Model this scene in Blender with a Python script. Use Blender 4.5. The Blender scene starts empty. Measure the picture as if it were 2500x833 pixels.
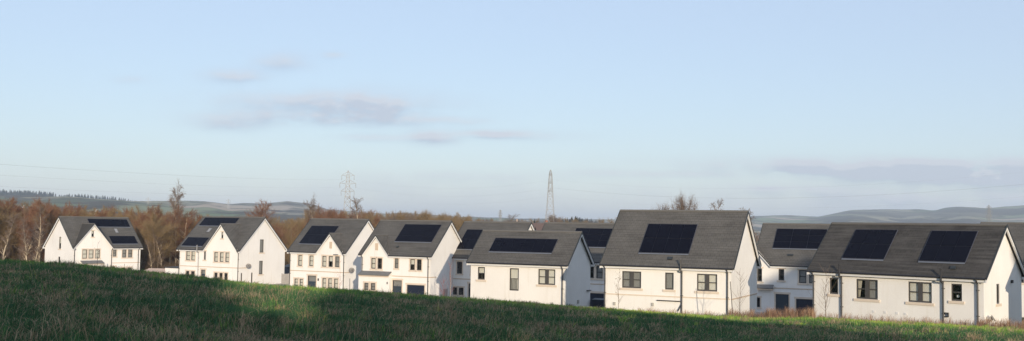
import bpy, bmesh, math, random
import numpy as np
from mathutils import Vector, Matrix

R = math.radians
SC = bpy.context.scene
COL = SC.collection
rng = np.random.default_rng(7)
random.seed(7)

# ------------------------------------------------------------------ camera
FPX, CX, CY = 2500.0, 1250.0, 416.5
PITCH, ROLL = R(3.075), R(0.85)
cp, sp, cr, sr = math.cos(PITCH), math.sin(PITCH), math.cos(ROLL), math.sin(ROLL)
R0, F0, U0 = Vector((1, 0, 0)), Vector((0, cp, sp)), Vector((0, -sp, cp))
RV, UV = R0 * cr + U0 * sr, U0 * cr - R0 * sr
cam = bpy.data.cameras.new('camera')
cam.lens, cam.sensor_width, cam.sensor_fit = 36.0, 36.0, 'HORIZONTAL'
cam.clip_start, cam.clip_end = 0.1, 40000
camo = bpy.data.objects.new('camera', cam)
camo.matrix_world = Matrix((RV, UV, -F0)).transposed().to_4x4()
COL.objects.link(camo)
SC.camera = camo


def at(px, py, Y):
    """world point seen at photo position (px, py), Y metres ahead of the viewer"""
    d = F0 * FPX + RV * (px - CX) - UV * (py - CY)
    return d * (Y / d.y)


# ------------------------------------------------------------------ node helpers
def mat(name):
    m = bpy.data.materials.new(name)
    m.use_nodes = True
    nt = m.node_tree
    return m, nt, nt.nodes['Principled BSDF']


def nd(nt, t, **k):
    n = nt.nodes.new(t)
    for a, v in k.items():
        if a in ('op',):
            n.operation = v
        else:
            setattr(n, a, v)
    return n


def noise(nt, vec, scale, detail=4, rough=0.55):
    n = nd(nt, 'ShaderNodeTexNoise')
    n.inputs['Scale'].default_value = scale
    n.inputs['Detail'].default_value = detail
    n.inputs['Roughness'].default_value = rough
    if vec is not None:
        nt.links.new(vec, n.inputs['Vector'])
    return n.outputs['Fac']


def ramp(nt, fac, stops):
    n = nd(nt, 'ShaderNodeValToRGB')
    e = n.color_ramp.elements
    while len(e) < len(stops):
        e.new(0.5)
    for el, (p, c) in zip(e, stops):
        el.position = p
        el.color = (*c, 1) if len(c) == 3 else c
    nt.links.new(fac, n.inputs[0])
    return n.outputs[0]


def mixc(nt, fac, a, b, mode='MIX'):
    n = nd(nt, 'ShaderNodeMix', data_type='RGBA', blend_type=mode)
    for s, v in ((n.inputs[0], fac), (n.inputs[6], a), (n.inputs[7], b)):
        if isinstance(v, (int, float)):
            s.default_value = v
        elif isinstance(v, tuple):
            s.default_value = (*v, 1)
        else:
            nt.links.new(v, s)
    return n.outputs[2]


def math_(nt, op, a, b=0.0, c=None):
    n = nd(nt, 'ShaderNodeMath', op=op)
    for s, v in zip(n.inputs, (a, b, c)):
        if v is None:
            continue
        if isinstance(v, (int, float)):
            s.default_value = v
        else:
            nt.links.new(v, s)
    return n.outputs[0]


def coord(nt, which='Object'):
    return nd(nt, 'ShaderNodeTexCoord').outputs[which]


def mapped(nt, vec, scale=(1, 1, 1), loc=(0, 0, 0), rot=(0, 0, 0)):
    n = nd(nt, 'ShaderNodeMapping')
    n.inputs['Scale'].default_value = scale
    n.inputs['Location'].default_value = loc
    n.inputs['Rotation'].default_value = rot
    nt.links.new(vec, n.inputs['Vector'])
    return n.outputs[0]


def bump(nt, bsdf, h, strength, dist):
    n = nd(nt, 'ShaderNodeBump')
    n.inputs['Strength'].default_value = strength
    n.inputs['Distance'].default_value = dist
    nt.links.new(h, n.inputs['Height'])
    nt.links.new(n.outputs[0], bsdf.inputs['Normal'])


def plain(name, col, rough=0.6, metal=0.0, var=0.12, scale=6.0, spec=0.5):
    m, nt, b = mat(name)
    f = noise(nt, coord(nt), scale)
    c = mixc(nt, f, tuple(x * (1 - var) for x in col), tuple(min(1, x * (1 + var)) for x in col))
    nt.links.new(c, b.inputs['Base Color'])
    b.inputs['Roughness'].default_value = rough
    b.inputs['Metallic'].default_value = metal
    b.inputs['Specular IOR Level'].default_value = spec
    return m


# ------------------------------------------------------------------ materials
M = {}


def make_render():
    m, nt, b = mat('harled_render')
    o = coord(nt)
    g = nd(nt, 'ShaderNodeNewGeometry').outputs['Position']
    big = noise(nt, mapped(nt, g, (0.5, 0.5, 0.35)), 1.0, 5, 0.6)
    streak = noise(nt, mapped(nt, g, (2.6, 2.6, 0.18)), 1.0, 4, 0.6)
    c = ramp(nt, big, [(0.25, (0.755, 0.73, 0.685)), (0.6, (0.815, 0.79, 0.745))])
    s = ramp(nt, streak, [(0.55, (1, 1, 1)), (0.82, (0.885, 0.865, 0.82))])
    c = mixc(nt, 0.85, c, s, 'MULTIPLY')
    nt.links.new(c, b.inputs['Base Color'])
    b.inputs['Roughness'].default_value = 0.95
    b.inputs['Specular IOR Level'].default_value = 0.15
    bump(nt, b, noise(nt, g, 60, 3), 0.35, 0.01)
    return m


def make_roof(name, base, var, streak=0.42):
    m, nt, b = mat(name)
    uv = coord(nt, 'UV')
    br = nd(nt, 'ShaderNodeTexBrick')
    nt.links.new(uv, br.inputs['Vector'])
    br.inputs['Color1'].default_value = (*[x * (1 - var) for x in base], 1)
    br.inputs['Color2'].default_value = (*[x * (1 + var) for x in base], 1)
    br.inputs['Mortar'].default_value = (*[x * 0.45 for x in base], 1)
    br.inputs['Scale'].default_value = 1.0
    br.inputs['Brick Width'].default_value = 0.34
    br.inputs['Row Height'].default_value = 0.27
    br.inputs['Mortar Size'].default_value = 0.012
    br.inputs['Bias'].default_value = -0.1
    g = nd(nt, 'ShaderNodeNewGeometry').outputs['Position']
    n1 = noise(nt, mapped(nt, uv, (0.22, 3.2, 1)), 1.3, 5, 0.62)     # weather streaks along the courses
    n2 = noise(nt, g, 0.6, 4)
    c = mixc(nt, ramp(nt, n1, [(0.42, (0, 0, 0)), (0.66, (1, 1, 1))]), br.outputs['Color'], tuple(x * 1.6 for x in base), 'MIX')
    c = mixc(nt, streak, br.outputs['Color'], c)
    c = mixc(nt, 0.35, c, ramp(nt, n2, [(0.3, (0.55, 0.53, 0.50)), (0.7, (1.25, 1.25, 1.2))]), 'MULTIPLY')
    nt.links.new(c, b.inputs['Base Color'])
    b.inputs['Roughness'].default_value = 0.82
    b.inputs['Specular IOR Level'].default_value = 0.25
    # each course steps up towards its lower edge
    sep = nd(nt, 'ShaderNodeSeparateXYZ')
    nt.links.new(uv, sep.inputs[0])
    saw = math_(nt, 'FRACT', math_(nt, 'DIVIDE', sep.outputs[1], 0.27))
    h = math_(nt, 'ADD', math_(nt, 'MULTIPLY', saw, -0.6), math_(nt, 'MULTIPLY', n1, 0.5))
    bump(nt, b, h, 0.5, 0.03)
    return m


M['render'] = make_render()
M['roof'] = make_roof('grey_roof_tiles', (0.103, 0.098, 0.090), 0.09)
M['roof_dark'] = make_roof('dark_weathered_roof_tiles', (0.060, 0.056, 0.051), 0.16, 0.95)
M['ridge'] = plain('ridge_tile', (0.13, 0.125, 0.115), 0.85)
M['verge'] = plain('verge_trim', (0.028, 0.034, 0.036), 0.6)
M['white'] = plain('white_trim', (0.72, 0.71, 0.69), 0.5, var=0.05)
M['gutter'] = plain('black_gutter', (0.022, 0.022, 0.024), 0.45)
M['pipe'] = plain('black_pipe', (0.03, 0.03, 0.032), 0.45)
M['pipe_grey'] = plain('grey_pipe', (0.30, 0.30, 0.30), 0.5)
M['stone'] = plain('cast_stone', (0.55, 0.44, 0.33), 0.9, var=0.16, scale=3)
M['stone_pale'] = plain('pale_cast_stone', (0.66, 0.56, 0.45), 0.9, var=0.12, scale=3)
M['frame'] = plain('window_frame_paint', (0.066, 0.062, 0.058), 0.5, var=0.05)
M['panel'] = plain('solar_cells', (0.0040, 0.0045, 0.0100), 0.14, var=0.15, scale=1.2, spec=0.10)
M['rail'] = plain('solar_rail', (0.26, 0.27, 0.28), 0.45, metal=0.6)
M['array_edge'] = plain('solar_edge', (0.075, 0.08, 0.10), 0.5)
M['blind'] = plain('pale_blind', (0.76, 0.72, 0.64), 0.9, var=0.08)
M['blind_grey'] = plain('grey_blind', (0.30, 0.29, 0.28), 0.9, var=0.2, scale=12)
M['room'] = plain('room_shade_colour', (0.045, 0.042, 0.040), 0.95, var=0.5, scale=3)  # dark sheet colour, the shade of an unlit interior put into it
M['curtain'] = plain('curtain_cloth', (0.55, 0.50, 0.42), 0.95, var=0.25, scale=14)
M['door'] = plain('slate_blue_door', (0.03, 0.045, 0.06), 0.4)
M['garage'] = plain('dark_blue_garage_door', (0.012, 0.018, 0.035), 0.4)
M['slate'] = plain('grey_slate', (0.17, 0.17, 0.165), 0.85, var=0.3, scale=5)
M['dish'] = plain('dish_grey', (0.18, 0.17, 0.16), 0.5)
M['meter'] = plain('meter_box', (0.42, 0.40, 0.36), 0.6)
M['metal'] = plain('galvanised_steel', (0.31, 0.30, 0.285), 0.55, metal=0.0)
M['wire'] = plain('power_cable', (0.20, 0.21, 0.22), 0.6)
M['timber'] = plain('weathered_timber', (0.32, 0.30, 0.28), 0.9, var=0.25)
M['pinkstone'] = plain('pink_stone', (0.55, 0.42, 0.33), 0.9, var=0.2)
M['brick'] = plain('red_brick', (0.30, 0.12, 0.08), 0.9, var=0.3)
M['redroof'] = plain('brown_roof', (0.13, 0.085, 0.07), 0.9, var=0.2)
M['stake'] = plain('stake_wood', (0.07, 0.055, 0.045), 0.9)
M['bark_pale'] = plain('birch_bark', (0.46, 0.38, 0.27), 0.9, var=0.35, scale=2.5)
M['bark_brown'] = plain('brown_bark', (0.19, 0.135, 0.085), 0.9, var=0.4, scale=2.5)
M['twig_red'] = plain('russet_twigs', (0.215, 0.108, 0.060), 0.9, var=0.35, scale=0.6)
M['twig_brown'] = plain('brown_twigs', (0.245, 0.170, 0.082), 0.9, var=0.35, scale=0.6)
M['twig_grey'] = plain('grey_twigs', (0.20, 0.148, 0.112), 0.9, var=0.3, scale=0.6)
M['bramble'] = plain('brown_bramble', (0.10, 0.066, 0.036), 0.95, var=0.5, scale=0.4)
M['leaf_dry'] = plain('dry_leaves', (0.22, 0.18, 0.12), 0.9)
M['red_stem'] = plain('red_stems', (0.30, 0.11, 0.09), 0.8)
M['conifer'] = plain('conifer_needles', (0.022, 0.030, 0.024), 0.95, var=0.5, scale=0.05)


def make_glass():
    m, nt, b = mat('window_glass')
    nt.nodes.remove(b)
    out = nt.nodes['Material Output']
    tr = nd(nt, 'ShaderNodeBsdfTransparent')
    tr.inputs[0].default_value = (0.86, 0.88, 0.87, 1)
    gl = nd(nt, 'ShaderNodeBsdfGlossy')
    gl.inputs['Roughness'].default_value = 0.03
    lw = nd(nt, 'ShaderNodeLayerWeight')
    lw.inputs['Blend'].default_value = 0.12
    f = math_(nt, 'ADD', math_(nt, 'MULTIPLY', lw.outputs['Facing'], 0.35), 0.05)
    mx = nd(nt, 'ShaderNodeMixShader')
    nt.links.new(f, mx.inputs[0])
    nt.links.new(tr.outputs[0], mx.inputs[1])
    nt.links.new(gl.outputs[0], mx.inputs[2])
    nt.links.new(mx.outputs[0], out.inputs[0])
    return m


M['glass'] = make_glass()


# ------------------------------------------------------------------ mesh builder
class MB:
    def __init__(s):
        s.v, s.f, s.uv = [], [], []

    def poly(s, pts, uvs=None):
        i = len(s.v)
        s.v += [tuple(p) for p in pts]
        s.f.append(tuple(range(i, i + len(pts))))
        s.uv += (uvs if uvs else [(0, 0)] * len(pts))

    def box(s, x0, y0, z0, x1, y1, z1):
        a = [(x0, y0, z0), (x1, y0, z0), (x1, y1, z0), (x0, y1, z0), (x0, y0, z1), (x1, y0, z1), (x1, y1, z1), (x0, y1, z1)]
        for q in ((0, 3, 2, 1), (4, 5, 6, 7), (0, 1, 5, 4), (1, 2, 6, 5), (2, 3, 7, 6), (3, 0, 4, 7)):
            s.poly([a[k] for k in q])

    def slab(s, quad, t, u0=0.0):
        """quad: lower-left, lower-right, upper-right, upper-left; thickness t downwards; UV in metres along / up the slope"""
        q = [Vector(p) for p in quad]
        n = (q[1] - q[0]).cross(q[3] - q[0]).normalized()
        ax = (q[1] - q[0]).normalized()
        up = n.cross(ax)
        uv = [(((p - q[0]).dot(ax)) + u0, (p - q[0]).dot(up)) for p in q]
        lo = [p - n * t for p in q]
        s.poly(q, uv)
        s.poly(lo[::-1])
        k = len(q)
        for i in range(k):
            j = (i + 1) % k
            s.poly([q[j], q[i], lo[i], lo[j]])

    def tube(s, p0, p1, r0, r1=None, n=6, cap=True):
        r1 = r0 if r1 is None else r1
        p0, p1 = Vector(p0), Vector(p1)
        d = p1 - p0
        if d.length < 1e-6:
            return
        d.normalize()
        a = d.orthogonal().normalized()
        b = d.cross(a)
        i = len(s.v)
        for p, r in ((p0, r0), (p1, r1)):
            for k in range(n):
                t = 2 * math.pi * k / n
                s.v.append(tuple(p + a * (math.cos(t) * r) + b * (math.sin(t) * r)))
        for k in range(n):
            j = (k + 1) % n
            s.f.append((i + k, i + j, i + n + j, i + n + k))
            s.uv += [(0, 0)] * 4
        if cap:
            s.f.append(tuple(i + n + k for k in range(n)))
            s.uv += [(0, 0)] * n
            s.f.append(tuple(i + k for k in range(n))[::-1])
            s.uv += [(0, 0)] * n

    def path(s, pts, r, n=6):
        for a, b in zip(pts, pts[1:]):
            s.tube(a, b, r, r, n)

    def build(s, name, m, parent=None):
        me = bpy.data.meshes.new(name)
        me.from_pydata(s.v, [], s.f)
        l = me.uv_layers.new(name='UVMap')
        l.data.foreach_set('uv', np.array(s.uv, np.float32).reshape(-1))
        me.materials.append(M[m] if isinstance(m, str) else m)
        o = bpy.data.objects.new(name, me)
        COL.objects.link(o)
        if parent is not None:
            o.parent = parent
        return o


def raw_mesh(name, v, f, m, parent=None, attrs=None, smooth=False):
    """big numpy mesh; f is an (n,3) or (n,4) array"""
    me = bpy.data.meshes.new(name)
    v = np.ascontiguousarray(v, np.float32)
    f = np.ascontiguousarray(f, np.int32)
    k = f.shape[1]
    me.vertices.add(len(v))
    me.vertices.foreach_set('co', v.reshape(-1))
    me.loops.add(f.size)
    me.loops.foreach_set('vertex_index', f.reshape(-1))
    me.polygons.add(len(f))
    me.polygons.foreach_set('loop_start', np.arange(0, f.size, k, dtype=np.int32))
    me.polygons.foreach_set('loop_total', np.full(len(f), k, np.int32))
    if smooth:
        me.polygons.foreach_set('use_smooth', np.ones(len(f), bool))
    for an, arr in (attrs or {}).items():
        a = me.attributes.new(an, 'FLOAT', 'POINT')
        a.data.foreach_set('value', np.ascontiguousarray(arr, np.float32))
    me.update(calc_edges=True)
    me.validate()
    me.materials.append(m)
    o = bpy.data.objects.new(name, me)
    COL.objects.link(o)
    if parent is not None:
        o.parent = parent
    return o


def tag(o, label=None, cat=None, group=None, kind=None):
    if label:
        o['label'] = label
    if cat:
        o['category'] = cat
    if group:
        o['group'] = group
    if kind:
        o['kind'] = kind
    return o


def empty(name, loc, rz=0.0):
    o = bpy.data.objects.new(name, None)
    o.empty_display_size = 0.3
    COL.objects.link(o)
    o.location = loc
    o.rotation_euler = (0, 0, rz)
    return o


# ------------------------------------------------------------------ ground heights
EYE = 1.9
UX = np.array([-700, 0, 200, 400, 500, 600, 700, 850, 1000, 1150, 1300, 1450, 1600, 1750, 1850, 2000, 2150, 2300, 2400, 2500, 3300.])
YC = np.array([610, 641, 651, 673, 681, 694, 703, 712, 722, 732, 743, 754, 765, 774, 780, 779, 788, 794, 801, 807, 850.])
YH = 550.8 + (UX - 1250) * math.tan(ROLL)
CD = (YC - YH) / FPX
UU = (UX - 1250) / FPX
RD = np.interp(UX, [0, 400, 700, 1100, 1450, 1900, 2500], [48, 50, 54, 60, 68, 66, 60])


def vnoise(x, y, s, seed=0):
    x, y = x * s + seed * 17.3, y * s + seed * 9.1
    return (np.sin(x * 1.0 + 1.7 * np.sin(y * 0.7 + seed)) + np.sin(y * 1.3 + 1.1 * np.sin(x * 0.9 + 2.0 * seed))
            + 0.5 * np.sin(2.3 * x + 1.9 * y + seed) + 0.5 * np.sin(2.9 * y - 1.7 * x)) / 3.0


def gz(X, Y):
    X, Y = np.asarray(X, float), np.asarray(Y, float)
    Yp = np.maximum(Y, 0.0)
    u = np.clip(X / np.maximum(Yp, 1.0), -0.78, 0.82)
    c = np.interp(u, UU, CD)
    r = np.interp(u, UU, RD)
    a = -EYE / r ** 2
    b = -c + 2 * EYE / r
    d = np.minimum(Yp, 140)
    zf = -EYE + b * d + a * d * d
    zf = zf + 0.055 * vnoise(X, Y, 0.55, 1) * np.clip(Yp / 15, 0, 1) * np.clip((r - Yp) / 12 + 0.5, 0.15, 1)
    base = np.interp(Yp, [0, 175, 300, 600, 1500, 9000], [0, 0, -3, -5, -5, -5]) + np.interp(X, [-75, -30, 30, 45], [-9.35, -8.65, -8.6, -8.0])
    k = 0.6
    dd = zf - base
    z = base + np.where(dd > 8 * k, dd, k * np.log1p(np.exp(np.clip(dd / k, -40, 40))))
    return z


def make_ground():
    def axis(n, near, far, core):
        t = np.linspace(0, 1, n)
        return core + (far - core) * t ** 3
    ys = np.concatenate([[-400, -200, -90, -50, -20, -5, 0], np.arange(2, 100, 1.1), np.arange(100, 220, 5), np.geomspace(225, 14000, 26)])
    xr = np.concatenate([np.arange(0, 62, 1.25), np.arange(64, 140, 5), np.geomspace(150, 12000, 26)])
    xs = np.concatenate([-xr[:0:-1], xr])
    Xg, Yg = np.meshgrid(xs, ys)
    Zg = gz(Xg, Yg)
    v = np.stack([Xg, Yg, Zg], -1).reshape(-1, 3)
    nx, ny = len(xs), len(ys)
    i = np.arange(nx - 1)[None, :] + nx * np.arange(ny - 1)[:, None]
    f = np.stack([i, i + 1, i + nx + 1, i + nx], -1).reshape(-1, 4)
    m, nt, b = mat('meadow_soil')
    g = nd(nt, 'ShaderNodeNewGeometry').outputs['Position']
    n1 = noise(nt, mapped(nt, g, (1, 1, 0)), 0.5, 6, 0.65)
    n2 = noise(nt, mapped(nt, g, (1, 1, 0)), 7.0, 4, 0.7)
    near = mixc(nt, ramp(nt, n1, [(0.42, (0, 0, 0)), (0.62, (1, 1, 1))]), (0.030, 0.055, 0.014), (0.085, 0.062, 0.038))
    near = mixc(nt, 0.6, near, ramp(nt, n2, [(0.3, (0.5, 0.5, 0.5)), (0.7, (1.3, 1.3, 1.3))]), 'MULTIPLY')
    vo = nd(nt, 'ShaderNodeTexVoronoi')
    vo.inputs['Scale'].default_value = 0.0045
    nt.links.new(mapped(nt, g, (1, 1, 0)), vo.inputs['Vector'])
    far = ramp(nt, vo.outputs['Color'], [(0.2, (0.075, 0.10, 0.035)), (0.5, (0.13, 0.105, 0.06)), (0.8, (0.06, 0.085, 0.03))])
    sep = nd(nt, 'ShaderNodeSeparateXYZ')
    nt.links.new(g, sep.inputs[0])
    pave = mixc(nt, n2, (0.34, 0.31, 0.27), (0.46, 0.42, 0.37))      # paving and gravel round the houses, made pale to bounce light onto shaded walls
    mp = nd(nt, 'ShaderNodeMapRange')
    mp.inputs['From Min'].default_value, mp.inputs['From Max'].default_value = -8.15, -8.45
    nt.links.new(sep.outputs[2], mp.inputs[0])
    mr = nd(nt, 'ShaderNodeMapRange')
    mr.inputs['From Min'].default_value, mr.inputs['From Max'].default_value = 160, 172
    nt.links.new(sep.outputs[1], mr.inputs[0])
    nt.links.new(mixc(nt, mr.outputs[0], mixc(nt, mp.outputs[0], near, pave), far), b.inputs['Base Color'])
    b.inputs['Roughness'].default_value = 1.0
    b.inputs['Specular IOR Level'].default_value = 0.05
    o = raw_mesh('ground', v, f, m, smooth=True)
    tag(o, kind='structure')


make_ground()


# ------------------------------------------------------------------ houses
V_, O_ = 0.25, 0.30          # verge and eaves overhang


def holes_wall(mb, P, outline, holes, depth=0.13):
    """wall in (u, v) with rectangular holes; P(u, v, w) -> 3D, w inwards. outline: [(u, vtop), ...] piecewise linear top; bottom v=-0.6"""
    us = sorted({round(u, 3) for u, _ in outline} | {round(h[0], 3) for h in holes} | {round(h[2], 3) for h in holes})
    ou, ov = [a for a, _ in outline], [b for _, b in outline]
    us = [u for u in us if ou[0] - 1e-6 <= u <= ou[-1] + 1e-6]
    for a, b in zip(us, us[1:]):
        if b - a < 1e-4:
            continue
        m = (a + b) / 2
        hs = sorted([h for h in holes if h[0] < m < h[2]], key=lambda h: h[1])
        lo = -0.6
        for h in hs:
            if h[1] > lo:
                mb.poly([P(a, lo, 0), P(b, lo, 0), P(b, h[1], 0), P(a, h[1], 0)])
            lo = h[3]
        ta, tb = float(np.interp(a, ou, ov)), float(np.interp(b, ou, ov))
        mb.poly([P(a, lo, 0), P(b, lo, 0), P(b, tb, 0), P(a, ta, 0)])
    for x0, z0, x1, z1 in holes:
        for q in ([(x0, z0), (x1, z0)], [(x1, z0), (x1, z1)], [(x1, z1), (x0, z1)], [(x0, z1), (x0, z0)]):
            (a, b), (c, d) = q
            mb.poly([P(a, b, 0), P(c, d, 0), P(c, d, depth), P(a, b, depth)])


def prect(mb, P, x0, z0, x1, z1, w0, w1):
    """box in wall coordinates between depths w0 (outer) and w1 (inner)"""
    a = [P(x0, z0, w0), P(x1, z0, w0), P(x1, z0, w1), P(x0, z0, w1), P(x0, z1, w0), P(x1, z1, w0), P(x1, z1, w1), P(x0, z1, w1)]
    for q in ((0, 3, 2, 1), (4, 5, 6, 7), (0, 1, 5, 4), (1, 2, 6, 5), (2, 3, 7, 6), (3, 0, 4, 7)):
        mb.poly([a[k] for k in q])


def window(root, P, r, style='sash', fill='blind', sill=True, surround=False, lintel=False, label=None):
    x0, z0, x1, z1 = r
    fw = 0.085 if (x1 - x0) > 0.5 else 0.06
    m = MB()
    wo, wi = 0.05, 0.12
    prect(m, P, x0, z0, x0 + fw, z1, wo, wi)
    prect(m, P, x1 - fw, z0, x1, z1, wo, wi)
    prect(m, P, x0 + fw, z0, x1 - fw, z0 + fw * 1.2, wo, wi)
    prect(m, P, x0 + fw, z1 - fw, x1 - fw, z1, wo, wi)
    zi0, zi1 = z0 + fw * 1.2, z1 - fw
    lights = [(x0 + fw, x1 - fw)]
    if style == 'double':
        xm = (x0 + x1) / 2
        hw = 0.15
        prect(m, P, xm - hw, zi0, xm + hw, zi1, wo, wi)
        lights = [(x0 + fw, xm - hw), (xm + hw, x1 - fw)]
    zm = (z0 + z1) / 2
    if style in ('sash', 'double'):
        for a, b in lights:
            prect(m, P, a, zm - 0.035, b, zm + 0.035, wo + 0.01, wi - 0.01)
    if style == 'rail':
        for a, b in lights:
            prect(m, P, a, z0 + 0.98, b, z0 + 1.03, wo - 0.03, wo - 0.005)
            k = int((b - a) / 0.11)
            for i in range(1, k):
                xx = a + (b - a) * i / k
                prect(m, P, xx - 0.012, z0 + 0.1, xx + 0.012, z0 + 0.98, wo - 0.03, wo - 0.005)
    w = m.build('window', 'frame', root)
    if label:
        w['label'] = label
    g = MB()
    for a, b in lights:
        g.poly([P(a, zi0, 0.095), P(b, zi0, 0.095), P(b, zi1, 0.095), P(a, zi1, 0.095)])
    g.build('pane', 'glass', w)
    fills = fill if isinstance(fill, (list, tuple)) else [fill] * len(lights)
    for (a, b), fl in zip(lights, fills):
        bk = MB()
        if fl == 'drawn':            # curtain drawn to one side, dark sheet behind for the unlit room
            n = 8
            pts_t = [(a + (b - a) * 0.55 * i / n, zi1) for i in range(n + 1)]
            for i in range(n):
                xa, xb = pts_t[i][0], pts_t[i + 1][0]
                ya = a + (xa - a) * 0.45
                yb = a + (xb - a) * 0.45
                d0, d1 = 0.17 + 0.03 * (i % 2), 0.17 + 0.03 * ((i + 1) % 2)
                bk.poly([P(ya, zi0, d0), P(yb, zi0, d1), P(xb, zi1, d1), P(xa, zi1, d0)])
            bk.build('curtain', 'curtain', w)
            bk = MB()
            prect(bk, P, a - 0.04, zi0 - 0.04, b + 0.04, zi1 + 0.04, 0.45, 0.47)
            bk.build('room_shade_sheet', 'room', w)
        elif fl == 'room':  # dark sheet in place of the unlit interior
            prect(bk, P, a - 0.04, zi0 - 0.04, b + 0.04, zi1 + 0.04, 0.40, 0.42)
            bk.build('room_shade_sheet', 'room', w)
        elif fl == 'half':
            prect(bk, P, a - 0.02, zi0 + (zi1 - zi0) * 0.45, b + 0.02, zi1 + 0.02, 0.15, 0.16)
            bk.build('blind', 'blind', w)
            bk = MB()
            prect(bk, P, a - 0.04, zi0 - 0.04, b + 0.04, zi1 + 0.04, 0.45, 0.47)
            bk.build('room_shade_sheet', 'room', w)
        else:
            prect(bk, P, a - 0.02, zi0 - 0.02, b + 0.02, zi1 + 0.02, 0.15, 0.16)
            bk.build('blind', {'blind': 'blind', 'grey': 'blind_grey'}[fl], w)
    if sill:
        s = MB()
        prect(s, P, x0 - 0.16, z0 - 0.17, x1 + 0.16, z0 - 0.004, -0.07, 0.115)
        s.build('sill', 'stone_pale', w)
    if surround or lintel:
        s = MB()
        prect(s, P, x0 - 0.17, z1 + 0.004, x1 + 0.17, z1 + 0.17, -0.025, 0.05)
        if surround:
            prect(s, P, x0 - 0.125, z0, x0 - 0.004, z1 + 0.002, -0.022, 0.05)
            prect(s, P, x1 + 0.004, z0, x1 + 0.125, z1 + 0.002, -0.022, 0.05)
        s.build('surround', 'stone_pale', w)
    return w


def gable_pts(W, R_, h):
    """top line of a gable wall, local depth 0..W-2*O_"""
    t = 2 * R_ / W
    off = 0.19
    wd = W - 2 * O_
    return [(0, h + O_ * t - off), (wd / 2, h + R_ - off), (wd, h + O_ * t - off)]


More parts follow.
